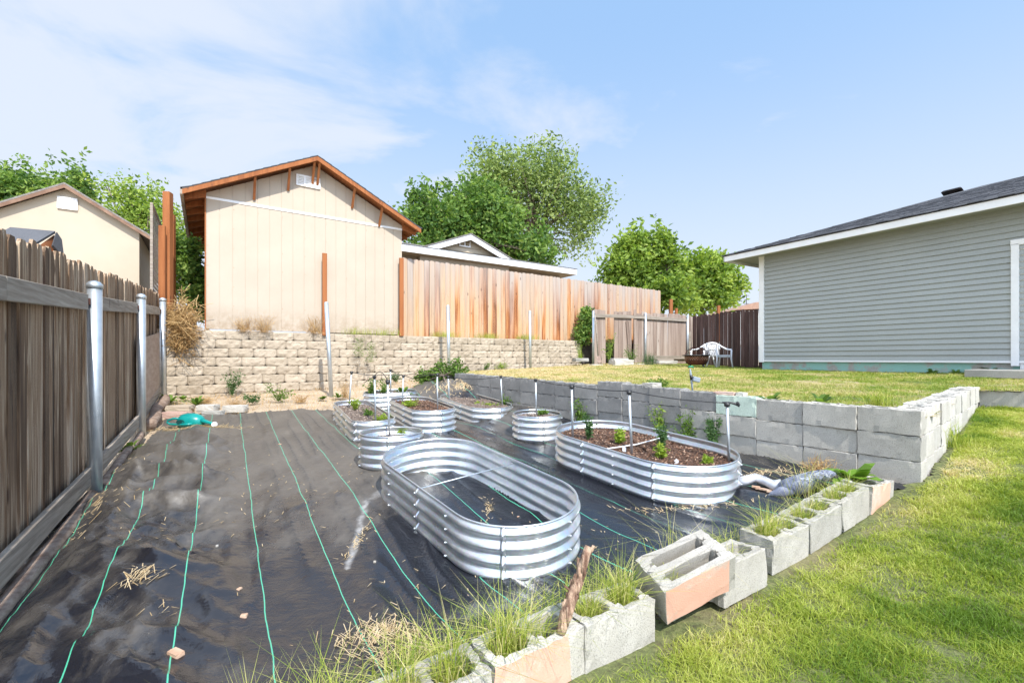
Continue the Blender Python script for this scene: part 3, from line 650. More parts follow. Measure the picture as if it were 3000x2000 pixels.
# ------------------------------------------------------------------ garden beds
BEDS = {'A': (-.316, 3.362, .52, .433, 2.223, .434, .118, .30), 'B': (1.203, 4.365, .438, .508, 2.15, .497, .07, .30),
        'C': (-1.173, 4.43, 0, .306, 2.073, .558, .011, .30), 'D': (.322, 5.849, 0, .316, 2.129, .567, .045, .30),
        'E': (-2.046, 6.174, .80, .265, 2.06, .640, .038, .24), 'F': (-1.345, 6.69, .51, .316, 2.08, .616, .043, .30),
        'G': (-.623, 7.44, .51, .353, 2.14, .642, .078, .25), 'H': (-2.14, 8.02, .19, .28, .504, .69, .059, .30)}
BL = {'A': 'large empty oval galvanised raised bed in the foreground, fabric showing inside', 'B': 'large oval galvanised raised bed of bark mulch and young tomato plants at right',
      'C': 'round galvanised planter just behind the empty foreground bed', 'D': 'round galvanised planter standing alone between the mulched bed and the block wall',
      'E': 'leftmost oval galvanised bed, low and long, with crumbly soil', 'F': 'oval galvanised bed in the centre holding lime green seedlings and dark mulch',
      'G': 'low oval galvanised bed with dry soil nearest the far end of the grey block wall', 'H': 'rearmost galvanised bed, half hidden and crowded with leafy plants'}
BOLT = [None]
SOIL = {'B': .205, 'C': .21, 'D': .25, 'E': .175, 'F': .245, 'G': .20, 'H': .25}
def stadium(L_, r, n=120):
    """points with outward normals, evenly spaced round the outline"""
    per = 2*math.pi*r+4*L_; out_ = []
    for i in range(n):
        s = per*i/n
        if s < math.pi*r: a = -math.pi/2+s/r; out_.append((L_+r*math.cos(a), r*math.sin(a), math.cos(a), math.sin(a)))
        elif s < math.pi*r+2*L_: out_.append((L_-(s-math.pi*r), r, 0, 1))
        elif s < 2*math.pi*r+2*L_: a = math.pi/2+(s-math.pi*r-2*L_)/r; out_.append((-L_+r*math.cos(a), r*math.sin(a), math.cos(a), math.sin(a)))
        else: out_.append((-L_+(s-2*math.pi*r-2*L_), -r, 0, -1))
    return out_
def bedpt(b_, u, v_, h):
    cx, cy, L_, r, th, z0, k, H = b_
    x = cx+u*math.cos(th)-v_*math.sin(th); y = cy+u*math.sin(th)+v_*math.cos(th); return (x, y, z0+k*(y-cy)+h)
def soilH(b_, key, x, y): return b_[5]+b_[6]*(y-b_[1])+SOIL[key]
for key, b_ in BEDS.items():
    cx, cy, L_, r, th, z0, k, H = b_
    root = thing('raised_bed', BL[key], 'raised bed', (cx, cy, z0), 'galvanised raised garden beds')
    big = key in 'AB'; n = 168 if big else 112; nz = 4*11+1 if H > .27 else 3*12+1; wv = 4 if H > .27 else 3
    o2 = stadium(L_, r-.012, n); V = []
    for j in range(nz):
        q = j/(nz-1); hh = -.02+q*(H+.02); am = .0125*math.cos(2*math.pi*wv*q+math.pi)
        sh = .012+am
        for (x, y, a, c) in o2: V.append(bedpt(b_, x+a*(sh-.006), y+c*(sh-.006), hh))
    idx = np.arange(n*nz).reshape(nz, n); nxt = np.roll(idx, -1, 1)
    Fq = np.stack([idx[:-1], nxt[:-1], nxt[1:], idx[1:]], -1).reshape(-1, 4)
    wall = mesh_np('corrugated_wall', V, [Fq], m_galv, root, smooth=True)
    so_ = wall.modifiers.new('thickness', 'SOLIDIFY'); so_.thickness = .0016
    rim = MB(); rp = [bedpt(b_, x, y, H) for (x, y, a, c) in o2]; rim.tube(rp+[rp[0], rp[1]], .0065, 8, cap=False); rim.build('rim', m_galv, root, smooth=True)
    bo = MB(); per = 2*math.pi*r+4*L_; cols = max(6, round(per/.42)); step = n/cols
    seam = MB()
    for c_ in range(cols):
        x, y, a, c = o2[int(c_*step+n*.03) % n]
        for q in range(wv):
            hh = (q+.5)*H/wv+.0; hh2 = -.02+((q+.5)/wv)*(H+.02); sh = .012+.0125
            P = bedpt(b_, x+a*(sh-.0015), y+c*(sh-.0015), hh2)
            if BOLT[0] is None:
                bb = MB(); bb.ball((0, 0, 0), .0075, sx=(1.1, 1, 1)); q_ = bb.build('bolt', m_steel, None, smooth=True); BOLT[0] = q_.data
            else: q_ = bpy.data.objects.new('bolt', BOLT[0]); COL.objects.link(q_)
            q_.parent = root; q_.location = Vector(P)-root.location; q_.rotation_euler = (0, 0, math.atan2(c, a)+b_[4])
    for c_ in range(0, cols, 2):
        i0 = int(c_*step+n*.03) % n; V = []
        for j in range(nz):
            q = j/(nz-1); hh = -.02+q*(H+.02); sh = .012+.0125*math.cos(2*math.pi*wv*q+math.pi)+.0028
            for di in (-1, 1):
                x, y, a, c = o2[i0]; tx, ty = -c, a; V.append(bedpt(b_, x+a*(sh-.006)+tx*di*.016, y+c*(sh-.006)+ty*di*.016, hh))
        sq = [[2*j, 2*j+1, 2*j+3, 2*j+2] for j in range(nz-1)]; so2 = mesh_np('panel_seam', V, [np.array(sq)], m_galv, root, smooth=True); mm_ = so2.modifiers.new('thickness', 'SOLIDIFY'); mm_.thickness = .0022
    if big:
        e1 = bedpt(b_, 0.02, r-.01, H-.035); e2 = bedpt(b_, 0.02, -r+.01, H-.035)
        midp = tuple((Vector(e1)+Vector(e2))/2-Vector((0, 0, .0 if key == 'A' else .02)))
        br = MB(); br.tube([e1, midp, e2], .0045 if key == 'A' else .006, 8); br.build('brace_rod', m_steel if key == 'A' else m_plastic, root, smooth=True)
    if key in SOIL:
        V = []; rings = 10
        V.append(bedpt(b_, 0, 0, SOIL[key]+.015))
        for q in range(1, rings+1):
            s = q/rings
            for (x, y, a, c) in o2:
                P = bedpt(b_, x*s, y*s*(1 if q < rings else .999), SOIL[key]); nz_ = fbm(P[0]*9+3, P[1]*9, 4)-.45
                V.append((P[0], P[1], P[2]+nz_*.045*(1 if q < rings else .2)+.012*(1-s)))
        idx = np.arange(n*rings).reshape(rings, n)+1; nxt = np.roll(idx, -1, 1)
        Fq = np.stack([idx[:-1], nxt[:-1], nxt[1:], idx[1:]], -1).reshape(-1, 4); tri = np.stack([np.zeros(n, int), idx[0], nxt[0]], -1)
        mm = m_soil if key in 'BF' else m_gravel
        s_o = mesh_np('soil', V, [Fq, tri], mm, root, smooth=True)
        # loose bark chips and crumbs
        nchip = {'B': 3800, 'E': 2200, 'F': 1500, 'G': 1500}.get(key, 500)
        uu = (rs.random(nchip)*2-1)*(L_+r); vv = (rs.random(nchip)*2-1)*r; kk = (np.maximum(np.abs(uu)-L_, 0)**2+vv**2) < (r-.03)**2
        uu, vv = uu[kk], vv[kk]; P = np.array([bedpt(b_, a, c, SOIL[key]+.012) for a, c in zip(uu, vv)])
        P[:, 2] += (fbm(P[:, 0]*9+3, P[:, 1]*9, 4)-.45)*.045
        cV, cF, cv = leaves(P, .024 if key in 'BF' else .02, up=.75, asp=.45)
        ch_ = mesh_np('mulch', cV, [cF], l_mulch if False else bpy.data.materials.get('mulch chips') or leafmat('mulch chips', [(0, (.07, .035, .022)), (.6, (.24, .125, .075)), (1, (.52, .36, .26))], 0, .9) if key in 'BF' else
                      (bpy.data.materials.get('soil crumbs') or leafmat('soil crumbs', [(0, (.10, .07, .055)), (.6, (.33, .25, .20)), (1, (.60, .50, .42))], 0, .9)), root, cv); tag(ch_, kind='stuff')
# ------------------------------------------------------------------ left fence
FD = Vector((-.533, .846, 0)); FN = Vector((.846, .533, 0))
PO = [(-3.53, 3.85), (-4.79, 5.88), (-6.285, 8.19)]
def fline(s):      # along the fence from the first pipe post
    pts = [(-3.53-FD.x*-4.2*-1, 3.85-4.2*FD.y)]; P = [Vector((-3.53, 3.85, 0))+FD*-4.6, Vector((*PO[0], 0)), Vector((*PO[1], 0)), Vector((*PO[2], 0)), Vector((*PO[2], 0))+FD*2.6]
    S = [-4.6, 0]
    for a, b_ in zip(P[1:], P[2:]): S.append(S[-1]+(b_-a).length)
    for i in range(len(S)-1):
        if s <= S[i+1] or i == len(S)-2: return P[i].lerp(P[i+1], (s-S[i])/(S[i+1]-S[i]))
fence = thing('wooden_fence', 'old weathered brown picket fence with pipe posts along the left side', 'fence', (-3.6, 3.8, .4))
def fgH(p): return basin(p.x, p.y)
def ftop(y): return float(np.interp(y, [1, 2.5, 3.85, 7.76, 11], [2.18, 2.29, 2.39, 2.73, 3.0]))
pk = MB(); s = -3.4
def picket(mb, p, d, wd, z0, z1, th=.016, v=None, lean=0, n=FN, dog=.03, crown=True):
    d = Vector(d); up = Vector((lean*d.x, lean*d.y, 1)).normalized()
    hw = wd/2; H = z1-z0
    prof = [(-hw, 0), (hw, 0), (hw, H-dog*1.6), (hw*.55, H-random.uniform(0, .012)), (-hw*.55, H-random.uniform(0, .012)), (-hw, H-dog*1.6)]
    base = Vector((p.x, p.y, z0)); poly = [base+d*a+up*b_ for a, b_ in prof]
    mb.prism(poly, (0, 0, 0), tuple(-Vector(n)*th), v)
while s < 5.9:
    p = fline(s)-FN*.085; wd = random.choice([.085, .095, .14, .14, .12]); 
    lean = random.gauss(0, .006)
    picket(pk, p-FN*random.uniform(0, .020), FD, wd, fgH(p)+random.uniform(.02, .06), ftop(p.y)+random.uniform(-.028, .016), .018, lean=lean)
    s += wd+random.uniform(.003, .012)
pk.build('pickets', m_fence, fence)
rl = MB()
segs = [(-3.4, -.06), (.06, 2.35), (2.45, 5.05)]
for (a, b_) in segs:
    A = fline(a)-FN*.045; B = fline(b_)-FN*.045
    def rh(p): return ftop(p.y)-.345
    for lo, hi, sag in ((0, .5, 0), (.5, 1, 0)):
        pA = A.lerp(B, lo); pB = A.lerp(B, hi); pA.z = rh(pA)-.0; pB.z = rh(pB); c_ = (pA+pB)/2
        rl.box(c_, ((pB-pA).length-.004, .036, .13), (pB-pA), v=random.random())
rl.build('rail', m_rail, fence, bevel=.006)
kb = MB()
for (a, b_) in [(-3.4, -.02), (.0, 2.36), (2.42, 5.05)]:
    pA = fline(a)-FN*.03; pB = fline(b_)-FN*.03; pA.z = fgH(pA)+.185; pB.z = fgH(pB)+.185
    kb.box((pA+pB)/2, ((pB-pA).length, .036, .15), (pB-pA))
kb.build('kick_board', m_rail, fence, bevel=.006)
for i, (x, y) in enumerate(PO):
    g = basin(x, y); h = 1.8; po = MB(); rr_ = .050 if i == 0 else .049
    po.tube([(x, y, g-.05), (x, y, g+h-.04)], rr_, 24); q = po.build('post', m_steel, fence, smooth=True)
    cp = MB(); cp.tube([(x, y, g+h-.045), (x, y, g+h-.01), (x, y, g+h+.012), (x, y, g+h+.022)], [rr_+.005, rr_+.005, rr_*.75, .008], 24); cp.build('post_cap', m_steel, fence, smooth=True)
    br = MB(); z = ftop(y)-.345; br.box((x-FN.x*.04+FD.x*.0, y-FN.y*.04, z), (.14, .05, .05), FD); br.build('bracket', m_rust, fence)
pl = MB(); pA = fline(2.55)-FN*.02; pB = fline(4.85)-FN*.02; zA = CH-(980-CY)/F_*pA.y
pl.prism([(pA.x, pA.y, .82), (pB.x, pB.y, 1.08), (pB.x, pB.y, CH+(1050-974)/F_*pB.y), (pA.x, pA.y, CH+(1050-992)/F_*pA.y)], (0, 0, 0), tuple(-FN*.012)); pl.build('plywood_panel', simple('old plywood', (.30, .22, .17), (.40, .31, .25), 3, .85, .3, .004, mapscale=(1, 1, 6)), fence)
# round timbers lying along the fence foot
def logt(a, b_, r0, lab, off=.10, wob=.02):
    m_ = MB(); n = 14; pts = []
    for i in range(n):
        s = a+(b_-a)*i/(n-1); p = fline(s)+FN*(off+random.uniform(-wob, wob)*.4+wob*math.sin(i*.7)); p.z = basin(p.x, p.y)+r0*1.0; pts.append(p)
    m_.tube(pts, [r0*random.uniform(.92, 1.06) for _ in pts], 12); tag(m_.build('timber_log', m_log, smooth=True, origin=tuple(pts[0])), lab, 'log', 'timbers along the fence foot')
logt(-3.3, -.12, .045, 'reddish round timber at the fence foot in front of the first pipe post', -.0, .008)
logt(.12, 2.2, .042, 'thin round timber at the fence foot between the first two pipe posts', .02, .008)
logt(2.6, 4.7, .075, 'thick pale timber at the fence foot beyond the second pipe post', .06, .02)

# ------------------------------------------------------------------ cream shed
shed = thing('garden_shed', 'large cream board-sided shed with orange-stained eaves standing on the retaining wall', 'shed', W(2.5, .2, 2.1))
T0, T1, TR = .59, 4.475, 2.53; SB = .10; zb = 2.14; ze = 4.75; zp = 5.73; sl_ = (zp-ze)/((T1-T0)/2)
ng = 18
wm = MB()
for i in range(ng):       # boards with a real groove between them
    a = T0+(T1-T0)*i/ng; b_ = T0+(T1-T0)*(i+1)/ng; gap = .009
    def hgt(t): return zp-abs(t-TR)*sl_
    ts = [a+gap/2] + ([TR] if a < TR < b_ else []) + [b_-gap/2]
    for (bk0, bk1, e0, e1) in ((SB, SB+.04, a+gap/2, b_-gap/2),):
        pts = [W(e0, bk0, zb), W(e1, bk0, zb)]+[W(t, bk0, hgt(t)-.01) for t in ts[::-1]]
        wm.prism(pts, (0, 0, 0), tuple(-WN*.05), .5)
pts = [W(T0, SB+.008, zb+.01), W(T1, SB+.008, zb+.01), W(T1, SB+.008, ze-.02), W(TR, SB+.008, zp-.03), W(T0, SB+.008, ze-.02)]
wm.prism(pts, (0, 0, 0), tuple(-WN*.10), .5)
DEP = 5.2
for t in (T0+.002, T1-.06):
    wm.prism([W(t, SB+.05, zb), W(t+.05, SB+.05, zb), W(t+.05, SB+.05, ze-.03), W(t, SB+.05, ze-.03)], (0, 0, 0), tuple(-WN*(DEP-.2)), .5)
wm.build('wall', m_cream, shed)
nm_ = MB()
for i in range(0, ng+1, 2):
    for q in range(7): nm_.box(W(min(max(T0+(T1-T0)*i/ng+.02, T0+.03), T1-.03), SB-.0035, zb+.08+q*.38), (.012, .004, .012), WD)
tag(nm_.build('nail_heads', m_chip, shed), kind='stuff')
# trim: white z-flashing strip across the gable
zA = CH+(1050-578)/F_*W(T0, SB).y; zB = CH+(1050-673)/F_*W(T1, SB).y
tr = MB(); pA = W(T0, SB-.006, zA); pB = W(T1, SB-.006, zB); tr.box((pA+pB)/2, ((pB-pA).length, .012, .045), pB-pA); tr.build('trim_strip', m_white, shed)
ct = MB(); ct.box(W(T0-.012, SB+.03, (zb+ze)/2), (.02, .09, ze-zb), WD); ct.build('corner_board', m_stain, shed)
# roof
OV = .36; FR = .30
rf = MB(); shm = MB()
for sgn, t_e in ((-1, T0-OV), (1, T1+OV)):
    def rz(t): return zp+.06-abs(t-TR)*sl_
    e0 = W(t_e, SB-FR, rz(t_e)); r0 = W(TR, SB-FR, rz(TR)); dv = -WN*(DEP+FR+.3)
    rf.prism([e0, r0, r0+Vector((0, 0, .03)), e0+Vector((0, 0, .03))], (0, 0, 0), tuple(dv), .5)
    n = 16
    for i in range(n):
        f0 = i/n; f1 = (i+1)/n+.01; a0 = e0.lerp(r0, f0)+Vector((0, 0, .045)); a1 = e0.lerp(r0, min(f1, 1))+Vector((0, 0, .033)); 
        a0 = a0+(WD*sgn*.03 if i == 0 else Vector((0, 0, 0)))
        for j in range(18):
            q0 = dv*(j/18)+WN*(.02 if j == 0 else 0); q1 = dv*((j+1)/18-.002)
            dz = Vector((0, 0, random.uniform(0, .004)))
            shm.add([tuple(a0+q0+dz), tuple(a1+q0+dz), tuple(a1+q1+dz), tuple(a0+q1+dz), tuple(a0+q0-Vector((0, 0, .012))), tuple(a0+q1-Vector((0, 0, .012))), tuple(a1+q0-Vector((0, 0, .01)))], [(0, 1, 2, 3), (4, 0, 3, 5), (4, 6, 1, 0)])
rf.build('roof_deck', m_stain, shed); shm.build('shingles', m_shingle, shed)
fa = MB(); fa2 = MB()
for t_e in (T0-OV, T1+OV):
    def rz(t): return zp+.06-abs(t-TR)*sl_
    A = W(t_e, SB-FR-.012, rz(t_e)); B = W(TR, SB-FR-.012, rz(TR))
    for (mb, dz0, dz1, f) in ((fa, -.075, .015, 0), (fa2, .016, .04, .012)):
        mb.prism([A+Vector((0, 0, dz0)), B+Vector((0, 0, dz0)), B+Vector((0, 0, dz1)), A+Vector((0, 0, dz1))], (0, 0, 0), tuple(-WN*.035) if f == 0 else tuple(-WN*.02))
fa.build('rake_board', m_stain, shed, bevel=.003); fa2.build('drip_edge', simple('dark drip edge', (.06, .05, .05), (.1, .09, .08), 4, .6, 0), shed)
for t in (T0+.80, T0+1.42, TR-.05, TR+.05, T0+2.72, T0+3.33):
    br = MB(); zt = zp+.05-abs(t-TR)*sl_; br.box(W(t, SB-FR*.45, zt-.15-.10), (.045, .045, .46), WD, up=tuple(Vector((0, 0, 1))+WN*.62)); br.build('bracket', m_stain, shed, bevel=.003)
for i in range(10):
    ra = MB(); bk = SB-.05+i*.56
    A = W(T0+.0, bk, ze+.04); B = W(T0-OV+.03, bk, ze+.04-(OV-.03)*sl_)
    ra.prism([A, B, B-Vector((0, 0, .075)), A-Vector((0, 0, .15))], (0, 0, 0), tuple(-WN*.04)); ra.build('rafter_tail', m_stain, shed)
for i in range(3):
    ra = MB(); bk = SB-.05+i*.56; A = W(T1, bk, ze+.04); B = W(T1+OV-.03, bk, ze+.04-(OV-.03)*sl_)
    ra.prism([A, B, B-Vector((0, 0, .075)), A-Vector((0, 0, .15))], (0, 0, 0), tuple(-WN*.04)); ra.build('rafter_tail', m_stain, shed)
gut = MB()
for i in range(9):
    A = W(T0-OV-.01, SB-FR+i*.6, ze-OV*sl_+.05); gut.box(A-WN*.3+Vector((0, 0, -.02-.01*(i % 2))), (.05, .60, .09), WD, up=tuple(Vector((0, 0, 1))+WD*.3*(-1)))
gut.build('eave_edge', m_rail, shed)
def vent(root, c, d, n, wd, ht, parts=1, slat=m_white):
    fr = MB(); for_ = Vector(d)
    up = Vector((0, 0, 1)); c = Vector(c)
    fr.box(c+up*ht/2, (wd, .03, .035), d); fr.box(c-up*ht/2, (wd, .03, .035), d)
    for k in range(parts+1): fr.box(c+for_*(-wd/2+wd*k/parts), (.035, .032, ht+.03), d)
    f = fr.build('vent', m_white, root)
    sm = MB(); ns = 6
    for k in range(ns): sm.box(c+up*(-ht/2+ht*(k+.5)/ns)-Vector(n)*.005, (wd-.03, .02, ht/ns*.75), d, up=tuple(up-Vector(n)*.6))
    o = sm.build('slats', slat, f)
zv = CH+(1050-537)/F_*W(TR, SB).y
vent(shed, W(TR-.13, SB-.015, zv), WD, WN, .44, .20, 3)
# boards standing in front of the shed and at the start of the cedar fence
def board(px0, px1, ptop, pbot, y, lab, name='wooden_post', wd=None, th=.05):
    a = at(px0, ptop, y); b_ = at(px1, pbot, y); m_ = MB(); wd = wd or (px1-px0)/F_*y*1.0
    c_ = at((px0+px1)/2, (ptop+pbot)/2, y); m_.box(c_, (wd/1.1, th, (pbot-ptop)/F_*y), WD); o = m_.build(name, m_stain, origin=tuple(at((px0+px1)/2, pbot, y)), bevel=.004)
    return tag(o, lab, 'post')
board(944, 958, 742, 982, W(2.66, .03).y-.04, 'single orange-brown board standing against the cream shed wall')
board(1171, 1181, 756, 984, W(4.42, -.02).y, 'narrow red-brown board at the left end of the orange cedar fence', wd=.11)

# ------------------------------------------------------------------ orange cedar fence on the wall
cf = thing('cedar_fence', 'tall orange and grey cedar privacy fence on top of the tan wall', 'fence', W(9, .35, 2.1))
pk = MB(); t = 4.56
while t < 14.25:
    wd = random.choice([.135, .14, .14]); p = W(t+wd/2, .33, 0); picket(pk, p+WN*random.uniform(0, .006), WD, wd, 2.08, 4.045+random.uniform(-.012, .012), .016, n=WN, dog=.018); t += wd+random.uniform(.003, .008)
pk.build('pickets', m_cedar, cf)
rl = MB()
for z in (2.4, 3.1, 3.8): rl.box(W(9.4, .375, z), (9.6, .04, .09), WD)
rl.build('rail', m_stain, cf)
# ------------------------------------------------------------------ neighbour house behind the cedar fence
nh = thing('house', 'tan neighbouring house with white fascia and a small vented gable behind the orange fence', 'house', (0, 16, 2.1))
yA = 13.0; A0 = at(1187, 736, yA); ez = A0.z
def along(p, px):   # walk along WD from p until the picture column px
    k = (px-CX)/F_; s = (k*p.y-p.x)/(WD.x-k*WD.y); return p+WD*s
Ea = along(A0, 1100); Eb = along(A0, 1690); fh = .21
fm = MB(); fm.prism([Ea, Eb, Eb+Vector((0, 0, fh)), Ea+Vector((0, 0, fh))], (0, 0, 0), tuple(-WN*.03)); fm.build('fascia', m_white, nh)
wl = MB(); z = 2.0; Wa = along(A0-WN*.5, 1080); Wb = along(A0-WN*.5, 1638)
for i in range(20):
    z0 = 2.0+i*.145
    if z0 > ez+.05: break
    z1 = min(z0+.145, ez+.12); a = Wa.copy(); b_ = Wb.copy()
    wl.prism([Vector((a.x, a.y, z0)), Vector((a.x, a.y, z1)), Vector((a.x, a.y, z1))-WN*.10, Vector((a.x, a.y, z0))-WN*.12], (0, 0, 0), tuple(b_-a)) if False else wl.add(
        [tuple(Vector((a.x, a.y, z0))+WN*.02), tuple(Vector((b_.x, b_.y, z0))+WN*.02), tuple(Vector((b_.x, b_.y, z1))), tuple(Vector((a.x, a.y, z1))), tuple(Vector((a.x, a.y, z0))), tuple(Vector((b_.x, b_.y, z0)))], [(0, 1, 2, 3), (4, 5, 1, 0)], .4)
wl.prism([Vector((Wa.x, Wa.y, 2))-WN*.01, Vector((Wb.x, Wb.y, 2))-WN*.01, Vector((Wb.x, Wb.y, ez+.12))-WN*.01, Vector((Wa.x, Wa.y, ez+.12))-WN*.01], (0, 0, 0), tuple(-WN*7), .4)
wl.build('wall', m_olive, nh)
sf = MB(); sf.prism([Ea-WN*.03, Eb-WN*.03, Eb-WN*7.6, Ea-WN*7.6], (0, 0, 0), (0, 0, .02)); sf.build('soffit', m_olive, nh)
rz = ez+fh; run = 3.9; rise = .27*run; rf = MB()
a, b_ = Ea+WN*.03, Eb+WN*.03+WD*.03; a = Vector((a.x, a.y, rz)); b_ = Vector((b_.x, b_.y, rz)); up = -WN*run+Vector((0, 0, rise))
hp = -WN*run*2
rf.add([tuple(a), tuple(b_), tuple(b_+up-WD*run), tuple(a+up), tuple(b_+hp), tuple(a+hp)], [(0, 1, 2, 3), (1, 4, 2), (4, 5, 3, 2)], .5)
m_roof2 = simple('brown grey shingle roof', (.17, .155, .14), (.27, .25, .23), 30, .95, .5, .01)
rf.build('roof', m_roof2, nh)
# small gable dormer
gp = at(1380, 686, 14.2); gl = along(gp, 1240); gr = along(gp, 1500)
gz0 = CH+(1050-716)/F_*gl.y; gzr = CH+(1050-752)/F_*gr.y; 
gl = along(gp, 1240); gr = gp+(gp-gl); gzl = gp.z-.62; gl.z = gzl; gr.z = gzl
gm = MB()
for q in (gl, gr): gm.prism([q, gp, gp-Vector((0, 0, .17)), q-Vector((0, 0, .17))], (0, 0, 0), tuple(-WN*.04))
gm.build('gable_trim', m_white, nh)
gw = MB(); o_ = -WN*.25; gw.prism([gl+o_-Vector((0, 0, .5)), gr+o_-Vector((0, 0, .5)), gr+o_-Vector((0, 0, .04)), gp+o_-Vector((0, 0, .04)), gl+o_-Vector((0, 0, .04))], (0, 0, 0), tuple(-WN*.1)); gw.build('gable_wall', m_cream2, nh)
for q in range(5):
    lm = MB(); zz_ = gzl-.16+q*.13; fr_ = max(0, (gp.z-zz_-.2)/(gp.z-gzl)); lm.box(gp+o_+WN*.008+Vector((0, 0, zz_-gp.z)), (2*(gp-gl).xy.length*min(1, fr_), .012, .012), WD); lm.build('lap_line', m_olive, nh)
gr_ = MB()
for q in (gl, gr): gr_.prism([q+Vector((0, 0, .005))+WN*.03, gp+Vector((0, 0, .005))+WN*.03, gp+Vector((0, 0, .03))+WN*.03, q+Vector((0, 0, .03))+WN*.03], (0, 0, 0), tuple(-WN*3.5))
gr_.build('gable_roof', m_roof2, nh)
vc = along(gp, 1371)-WN*.23; vc = Vector((vc.x, vc.y, CH+(1050-711)/F_*vc.y)); vent(nh, vc+WN*.02, WD, WN, .36, .24, 2, m_olive)

# ------------------------------------------------------------------ grey broken fence, dark fence
gf = thing('wooden_fence', 'bleached low picket fence with missing and slipped boards behind the upper lawn', 'fence', (3.5, 14.4, 1.4))
G0 = Vector((2.43, 13.6, 0))
def gpos(px, off=0):
    k = (px-CX)/F_; p = G0-WN*off; s = (k*p.y-p.x)/(WD.x-k*WD.y); return p+WD*s
pk = MB()
def gz(py, p): return CH+(1050-py)/F_*p.y
x = 1741
gaps = [(1770, 1797), (1842, 1856)]
while x < 2036:
    wpx = random.choice([11, 12, 13]) if x < 1890 else random.choice([10, 11, 12])
    if any(a <= x < b_ for a, b_ in gaps): x += 6; continue
    p = gpos(x+wpx/2, .06); q = gpos(x+wpx, .06); wd = (q-gpos(x, .06)).length*.96
    tp = np.interp(x, [1740, 2036], [906, 924])+random.uniform(-2, 4)
    picket(pk, p, WD, wd, 1.35, gz(tp, p), .016, n=WN, dog=.012, lean=random.gauss(0, .008)); x += wpx
# slipped boards
for (xx, ln_, tp) in ((1832, .13, 938), (1846, .10, 905)):
    p = gpos(xx+10, .03); picket(pk, p+WD*.12, WD, .13, 1.35, gz(tp, p), .016, n=WN, lean=-ln_ if xx == 1832 else -.02)
pk.build('pickets', m_greyfence, gf)
rl = MB()
for (a, b_, ya, yb) in ((1743, 1888, 924, 929), (1894, 2012, 930, 938)):
    pA = gpos(a, .02); pB = gpos(b_, .02); pA.z = gz(ya, pA); pB.z = gz(yb, pB); rl.box((pA+pB)/2, ((pB-pA).length, .04, .10), pB-pA)
rl.build('rail', m_rail, gf)
kb = MB(); pA = gpos(1905, .02); pB = gpos(2030, .02); pA.z = gz(1047, pA); pB.z = gz(1046, pB); kb.box((pA+pB)/2, ((pB-pA).length, .05, .12), pB-pA); kb.build('kick_board', m_rail, gf)
for (px, pt, pb) in ((1738, 912, 1067), (1891, 917, 1046), (2015, 923, 1043)):
    p = gpos(px); m_ = MB(); zt = gz(pt, p); m_.tube([(p.x, p.y, 1.3), (p.x, p.y, zt)], .036, 14); m_.ball((p.x, p.y, zt), .038, sx=(1, 1, .6)); m_.build('post', m_steel, gf, smooth=True)
df = thing('wooden_fence', 'dark brown dog-eared fence between the white chairs and the grey house', 'fence', (7, 15, 1.3))
pk = MB(); D0 = Vector((6.45, 16.3, 0)); DD = Vector((.53, -.848, 0)); DN = Vector((-.848, -.53, 0)); s = .02
while s < 3.6:
    wd = .135; p = D0+DD*(s+wd/2); picket(pk, p, DD, wd, 1.22+random.uniform(0, .05), 3.10+random.uniform(-.03, .03)+.02*s, .018, n=DN, dog=.035); s += wd+random.uniform(.006, .022)
pk.build('pickets', m_darkfence, df)
ps = MB(); p = D0+DD*.0-DN*.0; ps.box((p.x-.12, p.y+.0, 1.9), (.10, .10, 1.25), DD); ps.build('post', m_rail, df)
def npost(px0, px1, pt, y, lab):
    m_ = MB(); c_ = at((px0+px1)/2, (pt+1000)/2, y); m_.box(c_, ((px1-px0)/F_*y, (px1-px0)/F_*y, (1000-pt)/F_*y), (1, 0, 0)); o = m_.build('wooden_post', m_stain, origin=tuple(at((px0+px1)/2, 1000, y)), bevel=.006)
    tag(o, lab, 'post', 'new orange posts beyond the fences')
npost(1961, 1970, 877, 17.3, 'taller new orange post showing above the bleached low fence')
npost(1978, 1985, 903, 17.6, 'shorter new orange post just right of the taller one above the low fence')
npost(2101, 2109, 895, 16.9, 'new orange post top showing above the dark fence')

# ------------------------------------------------------------------ grey house
gh = thing('house', 'single-storey grey lap-sided house with white trim and dark shingle roof at the right', 'house', (8, 9, 1.3))
HD = Vector((.511, -.86, 0)); HN = Vector((-.86, -.511, 0)); H0 = Vector((5.97, 10.8, 0))
def HP(s, out_=0, z=0): return Vector((H0.x+HD.x*s+HN.x*out_, H0.y+HD.y*s+HN.y*out_, z))
LEN = 7.0; wl = MB(); ex = .0985; zz0 = 1.535; nrow = 26
for i in range(nrow):
    z0 = zz0+i*ex; z1 = z0+ex
    if z0 > 4.0: break
    j0 = 0.0
    wl.add([tuple(HP(j0, .034, z0)), tuple(HP(LEN, .034, z0)), tuple(HP(LEN, .006, z1+.006)), tuple(HP(j0, .006, z1+.006)), tuple(HP(j0, .002, z0+.006)), tuple(HP(LEN, .002, z0+.006))], [(0, 1, 2, 3), (4, 5, 1, 0)], .5)
wl.prism([HP(0, 0, 1.5), HP(LEN, 0, 1.5), HP(LEN, 0, 4.06), HP(0, 0, 4.06)], (0, 0, 0), tuple(-HN*8.6), .5)
wl.build('siding', m_siding, gh)
tm = MB(); tm.box(HP(-.03, .0, (1.5+4.05)/2), (.12, .09, 2.58), HD); tm.build('corner_trim', m_white, gh, bevel=.004)
tm = MB(); tm.box(HP(LEN/2, .018, 1.515), (LEN, .05, .035), HD); tm.build('base_trim', m_white, gh, bevel=.003)
fo = MB(); fo.box(HP(LEN/2-.04, -.14, 1.3), (LEN+.0, .25, .40), HD); fo.build('foundation', m_found, gh)
OVH = .5; EL = -.70
